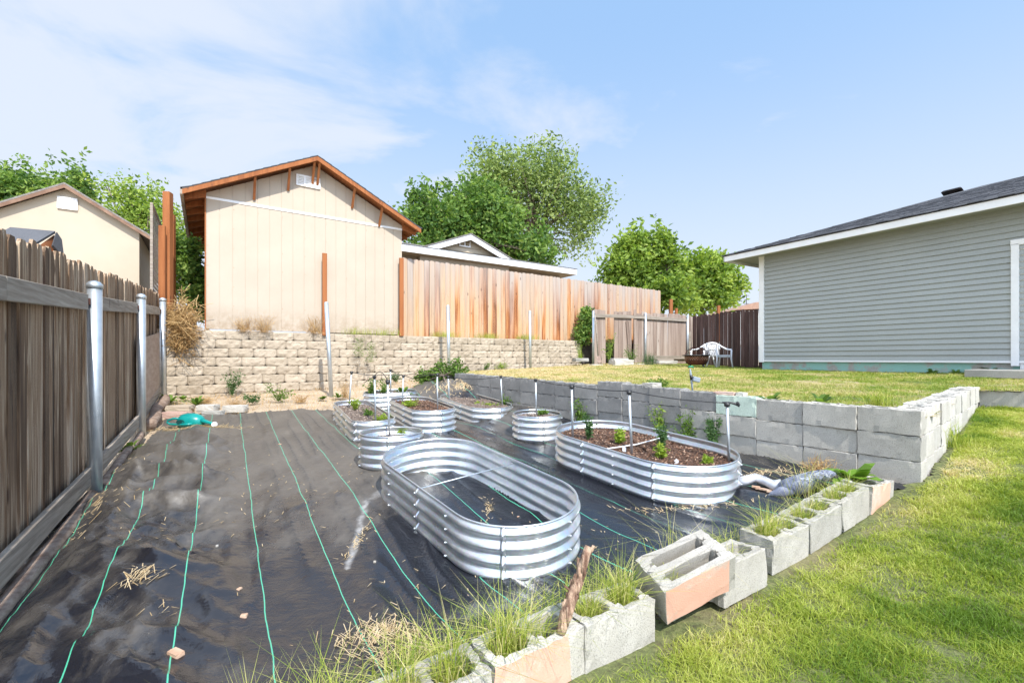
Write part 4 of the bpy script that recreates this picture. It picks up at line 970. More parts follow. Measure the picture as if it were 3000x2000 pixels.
fz = 3.93; fhh = .135
sfm = MB(); sfm.prism([HP(EL, OVH-.02, fz+.06), HP(LEN, OVH-.02, fz+.06), HP(LEN, -8.9, fz+.06), HP(EL, -8.9, fz+.06)], (0, 0, 0), (0, 0, .02)); sfm.build('soffit', m_soffit, gh)
fm = MB(); fm.prism([HP(EL, OVH, fz), HP(LEN, OVH, fz), HP(LEN, OVH, fz+fhh), HP(EL, OVH, fz+fhh)], (0, 0, 0), tuple(-HN*.03))
fm.prism([HP(EL, OVH, fz), HP(EL, OVH, fz+fhh), HP(EL, -8.9, fz+fhh), HP(EL, -8.9, fz)], (0, 0, 0), tuple(HD*.03)); fm.build('fascia', m_white, gh, bevel=.003)
# hip roof in shingle courses
run = 4.5+.0; rise = 1.47; rb = MB(); zr = fz+fhh+.012
nc = 34
for i in range(nc):
    f0 = i/nc; f1 = min(1, (i+1)/nc+.012)
    for j in range(44):
        sA = EL-.04+f0*1.0*(run-.0); sB = LEN
        a = sA+(sB-sA)*j/44; b_ = sA+(sB-sA)*(j+1)/44
        if i % 2: a -= .06; b_ -= .06
        a = max(a, EL-.04+f0*run*.78+ (0)); b_ = max(b_, a)
        if b_-a < .01: continue
        o0 = OVH+.03-f0*run; o1 = OVH+.03-f1*run; z0 = zr+f0*rise+.008+random.choice([0, .005]); z1 = zr+f1*rise
        rb.add([tuple(HP(a, o0, z0)), tuple(HP(b_, o0, z0)), tuple(HP(b_, o1, z1)), tuple(HP(a, o1, z1)), tuple(HP(a, o0, z0-.014)), tuple(HP(b_, o0, z0-.014))], [(0, 1, 2, 3), (4, 5, 1, 0)])
rb.build('roof', m_shingle, gh)
rs2 = MB(); e = EL-.05; rx = e+run*.78
rs2.add([tuple(HP(e, OVH+.03, zr-.01)), tuple(HP(LEN, OVH+.03, zr-.01)), tuple(HP(LEN, OVH+.03-run, zr+rise-.01)), tuple(HP(rx, OVH+.03-run, zr+rise-.01)), tuple(HP(e, OVH+.03-2*run, zr-.01)), tuple(HP(LEN, OVH+.03-2*run, zr-.01))], [(0, 1, 2, 3), (0, 3, 4), (3, 2, 5, 4)], .3)
rs2.build('roof_deck', m_shingle, gh)
de = MB(); de.prism([HP(EL-.03, OVH+.012, zr-.022), HP(LEN, OVH+.012, zr-.022), HP(LEN, OVH+.012, zr+.004), HP(EL-.03, OVH+.012, zr+.004)], (0, 0, 0), tuple(-HN*.02)); de.build('drip_edge', m_iron, gh)
vt = MB(); vp = HP(2.35, OVH-run+.32, zr+rise*.93+.0); vt.box(vp+Vector((0, 0, .02)), (.38, .30, .055), HD, up=(HN.x*-.3, HN.y*-.3, 1), taper=.8); vt.build('roof_vent', m_iron, gh, bevel=.015)
# door frame at the edge of the picture, step slab
sD = 3.99+.10
dr = MB(); dr.box(HP(sD, .02, (1.55+3.10)/2+.1), (.09, .06, 1.95), HD); dr.box(HP(sD+.5, .02, 3.42), (1.1, .06, .09), HD); dr.build('door_frame', m_white, gh, bevel=.004)
dd = MB(); dd.box(HP(sD+.5, -.01, 2.3), (.9, .04, 2.1), HD); dd.build('door', m_white, gh)
st = MB(); st.box(HP(3.95+.55, .55, 1.34), (1.5, .95, .12), HD); tag(st.build('step_slab', m_slab, origin=tuple(HP(4.5, .55, 1.28)), bevel=.01), 'low concrete slab below the white door frame of the grey house', 'step')

# far houses glimpsed between tree and grey house
fhs = thing('house', 'distant brown-roofed house glimpsed between the tree and the grey house', 'house', (22, 42, 1.5))
fr_ = MB(); a = at(2165, 945, 42); b_ = at(2300, 945, 42); c_ = at(2238, 880, 42); fr_.prism([at(2150, 908, 42), at(2300, 900, 42), at(2300, 880, 42), at(2215, 885, 42)], (0, 0, 0), (0, 8, 0)); fr_.build('roof', simple('brown far roof', (.28, .17, .12), (.36, .23, .17), 4, .9, 0), fhs)
fw = MB(); fw.prism([at(2158, 1010, 42.3), at(2300, 1010, 42.3), at(2300, 906, 42.3), at(2158, 912, 42.3)], (0, 0, 0), (0, 7, 0)); fw.build('wall', m_white, fhs)
an = MB(); p = at(2187, 905, 44); an.tube([p, p+Vector((0, 0, 1.4))], .03, 6); 
for z in (.5, .9, 1.3): an.tube([p+Vector((-.25, 0, z)), p+Vector((.25, 0, z))], .02, 6)
an.build('antenna', m_iron, fhs)

# ------------------------------------------------------------------ left neighbours: small cream shed, tiny shingled roof, lattice and posts
ls = thing('garden_shed', 'smaller cream gabled shed with a white square vent behind the left fence', 'shed', (-9.5, 10, 2))
c0 = at(408, 0, 10.0); c0 = Vector((c0.x, c0.y, 0))
def LS(s, back=0, z=0): return Vector((c0.x-.83*s-.558*back, c0.y-.558*s+.83*back, z))
eh = CH+(1050-683)/F_*10; pkx = 1.17; ph = CH+(1050-553)/F_*LS(pkx).y; Wd = 2*pkx
m_ = MB(); m_.prism([LS(0, 0, 1.8), LS(Wd, 0, 1.8), LS(Wd, 0, eh), LS(pkx, 0, ph), LS(0, 0, eh)], (0, 0, 0), tuple(-WN*3), .5); m_.build('wall', m_cream2, ls)
m_ = MB(); m2 = MB(); slp = (ph-eh)/pkx
for s0 in (-.22, Wd+.3):
    A = LS(s0, -.14, ph-abs(s0-pkx)*slp+.05); B = LS(pkx, -.14, ph+.05)
    m_.prism([A, B, B-Vector((0, 0, .07)), A-Vector((0, 0, .07))], (0, 0, 0), tuple(-WN*.03))
    m2.prism([A+Vector((0, 0, .004)), B+Vector((0, 0, .004)), B+Vector((0, 0, .04)), A+Vector((0, 0, .04))], tuple(WN*.02), tuple(-WN*3.4))
m_.build('rake_board', simple('dull brown trim', (.17, .095, .06), (.27, .165, .11), 6, .8, .2, .003), ls); m2.build('roof', m_roof2, ls)
vcx = LS(pkx, -.01, CH+(1050-597)/F_*LS(pkx).y)
k = (198-CX)/F_; p = LS(0, -.012, 0); s_ = (k*p.y-p.x)/(-WD.x+k*WD.y); vcx = LS(s_, -.02, CH+(1050-597)/F_*LS(s_).y)
vent(ls, vcx, WD, WN, .27, .21, 1)
ph_ = thing('playhouse', 'tiny shingle-roofed hut peeking over the left fence', 'playhouse', at(120, 1000, 5.4))
m_ = MB(); y = 5.4
a, b_, c_, d_ = at(30, 672, y+.5), at(162, 684, y+.35), at(96, 724, y-.25), at(-60, 722, y-.1)
m_.prism([a, b_, c_, d_], (0, 0, 0), (0, 0, .03))
m_.prism([b_, at(177, 706, y+.45), at(184, 760, y+.35), at(150, 722, y+.1)], (0, 0, 0), (0.02, 0, .02)); m_.build('roof', m_shingle, ph_)
m_ = MB(); m_.prism([c_+Vector((.02, 0, -.02)), b_+Vector((-.02, 0, -.02)), at(180, 757, y+.3), at(176, 840, y+.3), at(90, 840, y-.2)], (0, 0, 0), (-.03, .05, 0)); m_.build('gable', m_stain, ph_)
m_ = MB(); m_.box(at(90, 900, y+.15), (.5, .5, 1.2), (1, 0, 0)); m_.build('wall', m_stain, ph_)
lt = thing('lattice_screen', 'grey wooden lattice screen beside the orange posts left of the shed', 'lattice', (-6.6, 8.5, 2))
Lp = at(444, 0, 8.35); Lp = Vector((Lp.x, Lp.y, 0)); LD2 = Vector((-.545, .838, 0)); zt = CH+(1050-594)/F_*8.35
m_ = MB(); m_.box(Lp+Vector((0, 0, (zt+1.2)/2)), (.05, .04, zt-1.2), LD2); m_.box(Lp+LD2*1.3+Vector((0, 0, zt-.02)), (2.6, .04, .05), LD2); m_.build('frame', m_white if False else m_rail, lt)
m_ = MB(); n = 26
for i in range(n):
    for sg in (1, -1):
        cpt = Lp+LD2*(-.9+4.4*i/n)+Vector((0, 0, (zt+1.6)/2)); ln_ = 3.0
        d = (LD2+Vector((0, 0, sg))).normalized()
        # clip each lath to the frame
        lo = -9; hi = 9; tz = (zt-.03-cpt.z)/d.z; bz = (1.6-cpt.z)/d.z; lo = max(lo, min(tz, bz)); hi = min(hi, max(tz, bz))
        s0 = (cpt-Lp).dot(LD2); dl = d.dot(LD2); a = (0-s0)/dl; b_ = (2.6-s0)/dl; lo = max(lo, min(a, b_)); hi = min(hi, max(a, b_))
        if hi-lo > .1: m_.box(cpt+d*(lo+hi)/2+Vector((.558, 0, 0))*(.006*sg), (hi-lo, .006, .036), d, up=(LD2.y, -LD2.x, 0) if False else (0, 0, 1))
m_.build('laths', m_rail, lt)
def opost(px0, px1, pt, pb, y, lab, th=.14):
    m_ = MB(); c_ = at((px0+px1)/2, (pt+pb)/2, y); m_.box(c_, ((px1-px0)/F_*y*.93, th, (pb-pt)/F_*y), (.97, .2, 0)); tag(m_.build('wooden_post', m_stain, origin=tuple(at((px0+px1)/2, pb, y)), bevel=.006), lab, 'post', 'orange timbers beside the lattice')
opost(482, 502, 564, 1010, 8.75, 'tallest orange square post left of the cream shed')
opost(466, 484, 661, 1015, 8.55, 'wide orange board just left of the tallest square post', .05)
opost(502, 512, 630, 905, 9.6, 'thin orange upright just right of the tallest square post', .09)
opost(500, 516, 755, 900, 10.3, 'short dark orange panel low behind the tallest square post', .05)

# pipe posts standing in front of the tan wall
def pipe(pt, pb, y, r_, lab):
    a = at(*pt, y); b_ = at(*pb, y); m_ = MB(); m_.tube([b_-Vector((0, 0, .05)), a], r_, 16); m_.ball(tuple(a), r_*1.05, sx=(1, 1, .5)); 
    tag(m_.build('steel_post', m_steel, smooth=True, origin=tuple(b_)), lab, 'steel post', 'bare pipe posts before the tan wall')
pipe((956, 887), (971, 1158), 8.9, .040, 'leaning grey pipe post in front of the cream shed')
pipe((1312, 896), (1316, 1110), 10.9, .040, 'grey pipe post rising out of the green bush at the tan wall')
pipe((1552, 911), (1554, 1080), 12.5, .036, 'grey pipe post at the right part of the tan wall')

# ------------------------------------------------------------------ drip stakes and hoses
def stake(pt, pb, H, lab, r_=.0085, grp='thin pipe stakes carrying the drip hose'):
    b_ = on_h(pb[0], pb[1], H); a = at(pt[0], pt[1], b_.y); m_ = MB(); m_.tube([b_-Vector((0, 0, .06)), a], r_, 10)
    root = thing('drip_stake', lab, 'stake', b_, grp)
    m_.build('pipe', m_steel, root, smooth=True)
    c_ = MB(); c_.tube([a+Vector((0, 0, -.02)), a+Vector((0, 0, .008))], r_*1.9, 10); c_.tube([a+Vector((-.022, 0, .006)), a+Vector((.022, 0, .006))], r_*1.1, 8); c_.build('clip', m_black, root, smooth=True)
    return a
ST = {}
def sh(k, px, py):
    b_ = BEDS[k]; p = on_h(px, py, b_[5]+SOIL[k]); return b_[5]+SOIL[k]+b_[6]*(p.y-b_[1])
for nm, k, pt, pb, lab in (
    ('1', 'E', (1030, 1091), (1021, 1196), 'leaning pipe stake at the far end of the leftmost oval bed'), ('2', 'E', (1097, 1104), (1101, 1236), 'pipe stake at the near end of the leftmost oval bed'),
    ('3', 'C', (1136, 1118), (1141, 1281), 'pipe stake in the round planter behind the empty bed'), ('4', 'H', (1144, 1084), (1145, 1156), 'pipe stake in the rearmost leafy bed'),
    ('5', 'F', (1182, 1101), (1178, 1188), 'pipe stake among the lime green seedlings'), ('6', 'F', (1281, 1097), (1282, 1203), 'pipe stake in the dark mulch of the centre bed'),
    ('7', 'G', (1313, 1104), (1317, 1173), 'pipe stake at the far end of the low dry-soil bed'), ('8', 'G', (1467, 1103), (1473, 1197), 'pipe stake at the near end of the low dry-soil bed'),
    ('9', 'D', (1569, 1113), (1572, 1217), 'pipe stake in the round planter standing alone'), ('10', 'B', (1675, 1132), (1678, 1281), 'pipe stake at the far end of the large mulched bed'),
    ('11', 'B', (1843, 1148), (1852, 1330), 'pipe stake in the middle of the large mulched bed'), ('12', 'B', (2130, 1183), (2137, 1356), 'pipe stake at the near right end of the large mulched bed')):
    ST[nm] = stake(pt, pb, sh(k, *pb), lab, .0125 if k in 'B' else .0105)
def hose(name_pts, lab, sag=.03, extra=None, drops=()):
    pts = []
    for a, b_, sg in name_pts:
        A, B = ST[a] if isinstance(a, str) else a, ST[b_] if isinstance(b_, str) else b_
        for i in range(11):
            q = i/10; p = A.lerp(B, q)+Vector((0, 0, .010-sg*4*q*(1-q))); pts.append(p)
    m_ = MB(); m_.tube(pts, .0046, 6); root = tag(m_.build('drip_hose', m_black, smooth=True, origin=tuple(pts[0])), lab, 'drip hose', 'black drip hoses over the beds')
    return root
hose([('12', '11', .02), ('11', '10', .015), ('10', '9', .02), ('9', '8', .012), ('8', '7', .05)], 'long black drip hose strung from stake to stake along the grey block wall')
hose([('1', at(1085, 1100, 6.6), .01), (at(1085, 1100, 6.6), '5', .0), ('5', at(1208, 1110, 6.7), 0), (at(1208, 1110, 6.7), '6', -.0)], 'black drip hose from the leftmost leaning stake across to the centre bed')
hose([(at(1068, 1122, 5.9), '2', .0), ('2', '3', -.07)], 'black drip hose arching between the leftmost bed and the round planter')
hose([('4', at(1200, 1097, 8.2), .05), (at(1200, 1097, 8.2), '7', -.0)], 'black drip hose from the rearmost stake towards the green bush')
e_ = MB(); a = ST['12']; e_.tube([a+Vector((-.04, 0, .012)), a+Vector((.03, 0, .012)), a+Vector((.075, -.01, -.0)), a+Vector((.10, -.02, -.012))], [.008, .009, .012, .014], 8); e_.ball(tuple(a+Vector((.085, -.015, .008))), .016)
e_.build('hose_end', m_black, [o for o in COL.objects if o.name.startswith('drip_stake')][-1], smooth=True)

# ------------------------------------------------------------------ foliage builders
def tree(name, label, base, lobes, y, n_cl, per, lsz, m_l, rng_seed, spread=.30, trunk_r=.18, up=.35, asp=.5, group=None, shoots=0, droop=0, trunk=True, depth=1., cat='tree', nlimb=60):
    rg = np.random.default_rng(rng_seed); root = thing(name, label, cat, base, group)
    L3 = [(at(px, py, y), rpx/F_*y, (ryp or rpx)/F_*y) for (px, py, rpx, ryp) in lobes]
    wts = np.array([a*b_ for _, a, b_ in L3]); wts /= wts.sum(); CP = []; parts = []
    for i in range(n_cl):
        c_, rx, rz_ = L3[rg.choice(len(L3), p=wts)]
        d = rg.normal(size=3); d /= np.linalg.norm(d); rr_ = rg.random()**.45
        CP.append((c_.x+d[0]*rx*rr_, c_.y+d[1]*(rx+rz_)*.5*rr_*depth, c_.z+d[2]*rz_*rr_))
    CP = np.array(CP)
    for c_ in CP:
        k = max(4, int(per*(.5+rg.random()))); dd_ = rg.normal(size=3); dd_[2] = abs(dd_[2])*.6+.1-droop*2; dd_ /= np.linalg.norm(dd_)
        t_ = rg.random(k)[:, None]; P = c_+dd_*(t_-.5)*spread*2.4+rg.normal(size=(k, 3))*spread*.38
        v = np.clip(.5+rg.normal()*.30+rg.normal(size=k)*.16, 0, 1)
        parts.append(leaves(P, lsz, rg, up, asp, v, droop))
    for i in range(shoots):
        c_, rx, rz_ = L3[rg.integers(len(L3))]; a = rg.random()*2*np.pi; s0 = np.array([c_.x+math.cos(a)*rx*.8*rg.random(), c_.y+math.sin(a)*rx*.5*rg.random(), c_.z+rz_*(.55+.3*rg.random())])
        hgt_ = .5+rg.random()*.9; k = 26; t_ = rg.random(k)[:, None]; P = s0+np.array([rg.normal()*.12, 0, 1.])*t_*hgt_+rg.normal(size=(k, 3))*.06
        parts.append(leaves(P, lsz, rg, .1, asp, np.clip(.4+.2*rg.normal(size=k), 0, 1)))
    V, Fs, a = join(parts); mesh_np('crown', V, Fs, m_l, root, a)
    if trunk:
        tm_ = MB(); cen = CP.mean(0); b0 = Vector(base); fork = b0.lerp(Vector(cen), .45); fork.z = max(fork.z, b0.z+.3)
        tm_.tube([b0, b0.lerp(fork, .5)+Vector((.05, 0, 0)), fork], [trunk_r, trunk_r*.8, trunk_r*.65], 10)
        for c_ in CP[rg.choice(len(CP), min(nlimb, len(CP)), replace=False)]:
            e = Vector(c_); mdl = fork.lerp(e, .5)+Vector((rg.normal()*.15, rg.normal()*.15, .12*(e-fork).length)); tm_.tube([fork, mdl, e], [trunk_r*.35, trunk_r*.16, .012], 6)
        tm_.build('trunk', m_bark, root, smooth=True)
    return root
tree('maple_tree', 'dark green tree rising behind the small cream shed at far left', at(60, 900, 20), [(60, 575, 90, 60), (150, 575, 80, 45), (20, 545, 60, 50), (215, 585, 60, 45), (235, 545, 30, 25)], 20, 420, 34, .20, l_dark, 1, .42, shoots=14)
tree('young_tree', 'light green loose-branched tree between the two cream sheds', at(440, 1000, 13.5), [(400, 650, 90, 60), (460, 640, 70, 65), (420, 580, 70, 45), (350, 560, 40, 35), (520, 700, 60, 60), (380, 720, 80, 60), (450, 760, 70, 70)], 13.5, 430, 22, .12, l_bright, 2, .30, .09, up=.3)
tree('maple_tree', 'dense mid-green maple with upright shoots behind the neighbouring roof', at(1330, 800, 22), [(1300, 640, 110, 80), (1230, 640, 70, 60), (1390, 600, 80, 75), (1370, 690, 120, 80), (1500, 720, 100, 75), (1440, 640, 90, 80), (1560, 750, 70, 50), (1300, 720, 100, 50)], 22, 560, 34, .25, l_dark, 3, .46, .22, shoots=46, up=.3)
tree('elm_tree', 'tallest airy tree leaning right above the neighbouring roof', at(1560, 800, 28), [(1500, 520, 95, 85), (1580, 500, 110, 80), (1430, 480, 50, 50), (1640, 570, 100, 90), (1700, 620, 70, 85), (1740, 600, 50, 45), (1620, 450, 50, 35), (1680, 700, 60, 60), (1560, 640, 90, 80), (1450, 560, 60, 70)], 28, 430, 34, .26, l_pale, 4, .80, .2, up=.2, asp=.45, droop=.15)
tree('plum_tree', 'bright yellow-green tree behind the bleached low fence', at(1930, 950, 20), [(1895, 815, 100, 65), (1830, 800, 60, 50), (1950, 750, 45, 45), (1865, 745, 60, 40), (1930, 865, 130, 50), (1775, 860, 65, 30), (1850, 705, 20, 28), (1940, 705, 22, 30)], 20, 400, 36, .24, l_bright, 5, .40, .14, shoots=8)
tree('plum_tree', 'rounded leafy tree with a drooping branch left of the grey house', at(2060, 960, 22), [(2060, 800, 90, 60), (2040, 860, 110, 60), (2095, 800, 45, 40), (2115, 860, 45, 35), (2155, 835, 28, 18), (1990, 830, 70, 60)], 22, 330, 36, .25, l_bright, 6, .40, .16, shoots=4)
tree('laurel_shrub', 'upright glossy shrub beside the bleached fence at the end of the tan wall', at(1715, 1010, 14.0), [(1715, 960, 24, 42), (1722, 920, 16, 22), (1705, 985, 18, 22)], 14, 110, 22, .11, l_dark, 7, .11, .03, cat='shrub', nlimb=14)
tree('ivy_bush', 'dark green climbing vine under the left eave of the cream shed', at(570, 960, 10.2), [(560, 800, 34, 50), (575, 860, 30, 60), (545, 740, 26, 40), (590, 900, 16, 36), (560, 720, 30, 30)], 10.2, 210, 22, .11, l_dark, 8, .16, .03, cat='vine', nlimb=20)

def weed(name, label, p, h, wdt, kind, seed, cat='weed', group=None, m_=None):
    """kind: rosette, bush, grass, dry, seedling"""
    rg = np.random.default_rng(seed); p = Vector(p); root = thing(name, label, cat, p, group); P0 = np.array(p)
    parts = []; stems = MB()
    if kind == 'grass':
        n = int(60+wdt*500); B = P0+np.c_[rg.normal(size=(n, 2))*wdt*.35, np.zeros(n)]; V, Fq, a = blades(B, h, .0045, .7, rg, var=rg.random(n)*.75, curl=.9); tag(mesh_np('blades', V, Fq, m_ or l_grass, root, a), kind='stuff'); return root
    if kind == 'dry':
        for i in range(int(26+150*wdt) if h < .45 and wdt < .31 else int(70+400*wdt)):
            a = rg.random()*6.28; e = P0+np.array([math.cos(a)*wdt*rg.random(), math.sin(a)*wdt*.6*rg.random(), h*(.3+.7*rg.random())]); mi = (P0+e)/2+rg.normal(size=3)*wdt*.18
            b0 = P0+np.array([rg.normal()*wdt*.3, rg.normal()*wdt*.2, 0]); stems.tube([b0, mi, e, e+rg.normal(size=3)*wdt*.15], [.0025, .002, .0015, .001], 3)
        stems.build('stems', m_ or l_dry, root)
        n = int(260*wdt+20); B = P0+np.c_[rg.normal(size=(n, 2))*wdt*.4, rg.random(n)*h*.9]; V, Fq, a = leaves(B, .02, rg, .2, .4); mesh_np('seed_heads', V, [Fq], m_ or l_dry, root, a); return root
    if kind == 'rosette':
        n = 12+int(30*wdt); V_ = []; parts = []
        for i in range(n):
            a = i*2.4+rg.normal()*.2; el = .25+.8*rg.random(); ln_ = h*(.8+.5*rg.random()); d = np.array([math.cos(a)*math.cos(el), math.sin(a)*math.cos(el), math.sin(el)]); sd = np.array([-math.sin(a), math.cos(a), 0])*wdt*.20
            pts = [P0, P0+d*ln_*.35, P0+d*ln_*.7+np.array([0, 0, -.06*ln_]), P0+d*ln_+np.array([0, 0, -.25*ln_])]; w_ = [.25, 1, .85, .05]
            vv = np.array([q+sd*k_*sg for q, k_ in zip(pts, w_) for sg in (-1, 1)]); parts.append((vv, np.array([[0, 1, 3, 2], [2, 3, 5, 4], [4, 5, 7, 6]]), np.full(8, rg.random())))
        V, Fs, a = join(parts); mesh_np('leaves', V, Fs, m_ or l_weed, root, a); return root
    ns = {'bush': 17, 'seedling': 7}[kind]; lsz = {'bush': .030, 'seedling': .04}[kind]
    for i in range(ns):
        a = rg.random()*6.28; rr_ = wdt*(.1+1.2*rg.random()); top_ = P0+np.array([math.cos(a)*rr_, math.sin(a)*rr_, h*(.25+.8*rg.random())]); mid_ = (P0+top_)/2+np.array([0, 0, h*.12])
        stems.tube([P0, mid_, top_], [.004, .003, .0015], 4); k = int((15*(h/.25)**.5+6)*(.5+rg.random())); t_ = .15+.85*rg.random(k)[:, None]
        P = np.where(t_ < .5, P0+(mid_-P0)*t_*2, mid_+(top_-mid_)*(t_-.5)*2)+rg.normal(size=(k, 3))*wdt*.15; parts.append(leaves(P, lsz*(.7+.8*rg.random()), rg, .4, .5))
    stems.build('stems', m_ or l_weed, root); V, Fs, a = join(parts); mesh_np('leaves', V, Fs, m_ or l_weed, root, a); return root
# big tan tumbleweed on the wall's left end
tw = W(.12, .15, 2.05)
r_ = weed('dry_bush', 'big tangled tan dry bush spilling over the left end of the tan wall', tw, .5, .42, 'dry', 3, 'dry bush')
rg = np.random.default_rng(5); mb = MB()
for i in range(1500):
    c_ = at(528+rg.normal()*22, 965+rg.normal()*34, 8.45+rg.normal()*.12); a = c_+Vector(rg.normal(size=3))*.09; b_ = c_+Vector(rg.normal(size=3))*.09; mb.tube([a, c_, b_], .0042, 3)
mb.build('tangle', l_dry, r_)
sh_ = tree('leafy_bush', 'lush green leafy bush at the foot of the pipe post by the block wall', on_g(1300, 1150, basin), [(1285, 1105, 48, 26), (1320, 1085, 40, 30), (1270, 1130, 30, 20), (1345, 1110, 20, 22), (1240, 1110, 24, 18)], 8.9, 90, 34, .075, l_weed, 9, .10, .02, cat='bush', nlimb=16)
WL = [  # name,label,px,py,surface,h,w,kind,mat
 ('weed', 'feathery green weed clump at the foot of the tan wall, left of centre', 815, 1175, 'b', .34, .22, 'bush', l_weed),
 ('weed', 'low yellow-green weed patch on the dirt right of the feathery clump', 945, 1170, 'b', .12, .14, 'rosette', l_weed),
 ('weed', 'small upright weed beside the foot of the leaning pipe post', 990, 1165, 'b', .14, .10, 'rosette', l_weed),
 ('weed', 'tall thin weed with small leaves against the tan wall above the stones', 680, 1160, 'b', .55, .16, 'bush', l_blue),
 ('weed', 'thin leafy weed left of the tall one against the tan wall', 645, 1150, 'b', .50, .08, 'bush', l_blue),
 ('weed', 'broad-leaved green weed behind the stones by the watering can', 575, 1188, 'b', .22, .14, 'rosette', l_weed),
 ('weed', 'green sprout at the foot of the third fence post', 498, 1180, 'b', .26, .14, 'rosette', l_weed),
 ('weed', 'leafy weed growing at the fence foot between the first two pipe posts', 375, 1325, 'b', .20, .16, 'rosette', l_weed),
 ('dry_weed', 'straw-coloured weed patch at the wall foot beside the leftmost bed', 1010, 1165, 'b', .34, .15, 'dry', l_dry),
 ('dry_weed', 'brown dry weeds on the dirt in front of the tall thin weed', 690, 1195, 'b', .16, .22, 'dry', l_dry),
 ('weed', 'green weed growing against the block wall behind the mulched bed', 2010, 1290, 'k', .42, .17, 'bush', l_weed),
 ('weed', 'green leafy weed at the far end of the mulched bed by the block wall', 1700, 1235, 'k', .34, .13, 'bush', l_weed),
 ('weed', 'dark upright weed at the block wall right of the bushier weed', 2085, 1290, 'k', .34, .09, 'bush', l_blue),
 ('weed', 'small lime weed on the fabric below the block wall, far part', 1530, 1182, 'b', .08, .08, 'rosette', l_lime),
 ('dry_weed', 'dry straw tangle at the foot of the block wall above the decoy', 2400, 1385, 'b', .12, .20, 'dry', l_dry),
 ('weed', 'dark green clump of dandelion leaves on the block wall, left one', 2255, 1180, 'u', .16, .16, 'rosette', l_weed),
 ('weed', 'dark green clump of dandelion leaves on the block wall, right of the other', 2405, 1183, 'u', .15, .15, 'rosette', l_weed),
 ('grass_tuft', 'tall soft grass tuft on top of the wall before its corner', 2570, 1187, 'u', .14, .16, 'grass', l_grass),
 ('weed', 'pale green weed on the lawn edge above the beige block', 1930, 1140, 'u', .14, .12, 'bush', l_weed),
 ('weed', 'bushy yellow-green weed in front of the broken picket fence', 1786, 1062, 'u2', .85, .20, 'bush', l_bright),
 ('weed', 'straggly weed against the bleached fence beside the second post', 1850, 1062, 'u2', .55, .26, 'bush', l_weed),
 ('weed', 'tall yellowish weed against the right end of the tan wall', 1700, 1065, 'u2', .60, .16, 'bush', l_lime),
 ('weed', 'green weed at the foot of the right-hand pipe post on the wall', 1565, 1082, 'u2', .45, .14, 'bush', l_weed),
 ('grass_tuft', 'dark green grass patch by the second post of the bleached fence', 1900, 1068, 'u2', .35, .30, 'grass', l_blue),
 ('weed', 'low weed at the foundation of the grey house, left of two', 2730, 1096, 'u', .14, .15, 'rosette', l_weed),
 ('weed', 'low weed at the foundation of the grey house next to the step', 2905, 1096, 'u', .20, .16, 'rosette', l_blue),
 ('weed', 'flat green weeds at the foundation between the other two', 2800, 1095, 'u', .11, .14, 'rosette', l_weed),
 ('weed', 'scrubby green weed on the dirt between the wall foot and the white stone', 740, 1180, 'b', .16, .16, 'bush', l_blue),
 ('dry_weed', 'rusty dry weed patch on the dirt near the feathery clump', 880, 1178, 'b', .14, .20, 'dry', l_dry),
 ('weed', 'creeping green weed left of the broad-leaved one by the stones', 535, 1170, 'b', .12, .12, 'rosette', l_weed),
 ('weed', 'thin climbing weed on the tan wall at its dark left corner', 520, 1140, 'b', .55, .12, 'bush', l_blue),
 ('dry_weed', 'wide straw patch on the dirt behind the teal watering can', 600, 1180, 'b', .10, .26, 'dry', l_dry),
 ('weed', 'small tan and green weed beside the rear bed, against the wall', 1160, 1120, 'b', .22, .14, 'bush', l_blue),
 ('weed', 'weed clump on the dirt right of the green bush', 1420, 1085, 'u', .18, .16, 'bush', l_weed),
 ('weed', 'second weed clump against the tan wall left of the right pipe post', 1470, 1083, 'u', .22, .20, 'bush', l_bright),
 ('weed', 'pale feathery weed at the block wall left of the bushy one', 1930, 1290, 'k', .40, .12, 'bush', l_bright),
 ('weed', 'small weed at the block wall foot near the green bush end', 1480, 1160, 'k', .18, .10, 'bush', l_weed),
 ('grass_tuft', 'long grass hanging at the foot of the pale corner row', 2790, 1310, 'l', .22, .16, 'grass', l_grass)]
for i, (nm, lab, px, py, sf_, h, wd, kd, mm) in enumerate(WL):
    if sf_ == 'k':
        q0 = K0-KN*.07; kq = (px-CX)/F_; s_ = (kq*q0.y-q0.x)/(KD.x-kq*KD.y); p = q0+KD*s_; p.z = basin(p.x, p.y)
    elif sf_ == 'b': p = on_g(px, py, basin)
    elif sf_ == 'l': p = on_g(px, py, lawnH)
    elif sf_ == 'u': p = on_g(px, py, upH)
    else: p = at(px, py, 13.2)
    weed(nm, lab, p, h, wd, kd, 50+i, nm.split('_')[0] if nm != 'grass_tuft' else 'grass tuft', m_=mm)
# tufts on and hanging from the tan wall
for i, (px, py, t_, lab) in enumerate(((1130, 990, 4.05, 'bright grass tuft on the wall top before the shed corner'), (1050, 985, 3.4, 'smaller grass tuft on the wall top before the shed'), (1410, 992, 6.9, 'grass growing on the wall top below the orange fence'),
        (1540, 995, 8.1, 'dark grass on the wall top behind the right pipe post'), (1280, 990, 5.6, 'sparse grass on the wall top right of the second pipe post'))):
    weed('grass_tuft', lab, W(t_, .12, 2.11), .16, .5, 'grass', 200+i, 'grass tuft')
for i, (px, py, y, lab) in enumerate(((1054, 1010, 9.95, 'left hanging green tuft growing out of the tan wall'), (1088, 1025, 10.05, 'right hanging green tuft growing out of the tan wall'))):
    rg = np.random.default_rng(i); p = at(px, py-22, y); root = thing('hanging_weed', lab, 'weed', p); n = 420; P = np.array(p)+np.c_[rg.normal(size=n)*.07, rg.normal(size=n)*.05-.04, -rg.random(n)*.42]
    V, Fq, a = leaves(P, .035, rg, .2, .25, droop=.8); mesh_np('leaves', V, [Fq], l_weed, root, a)
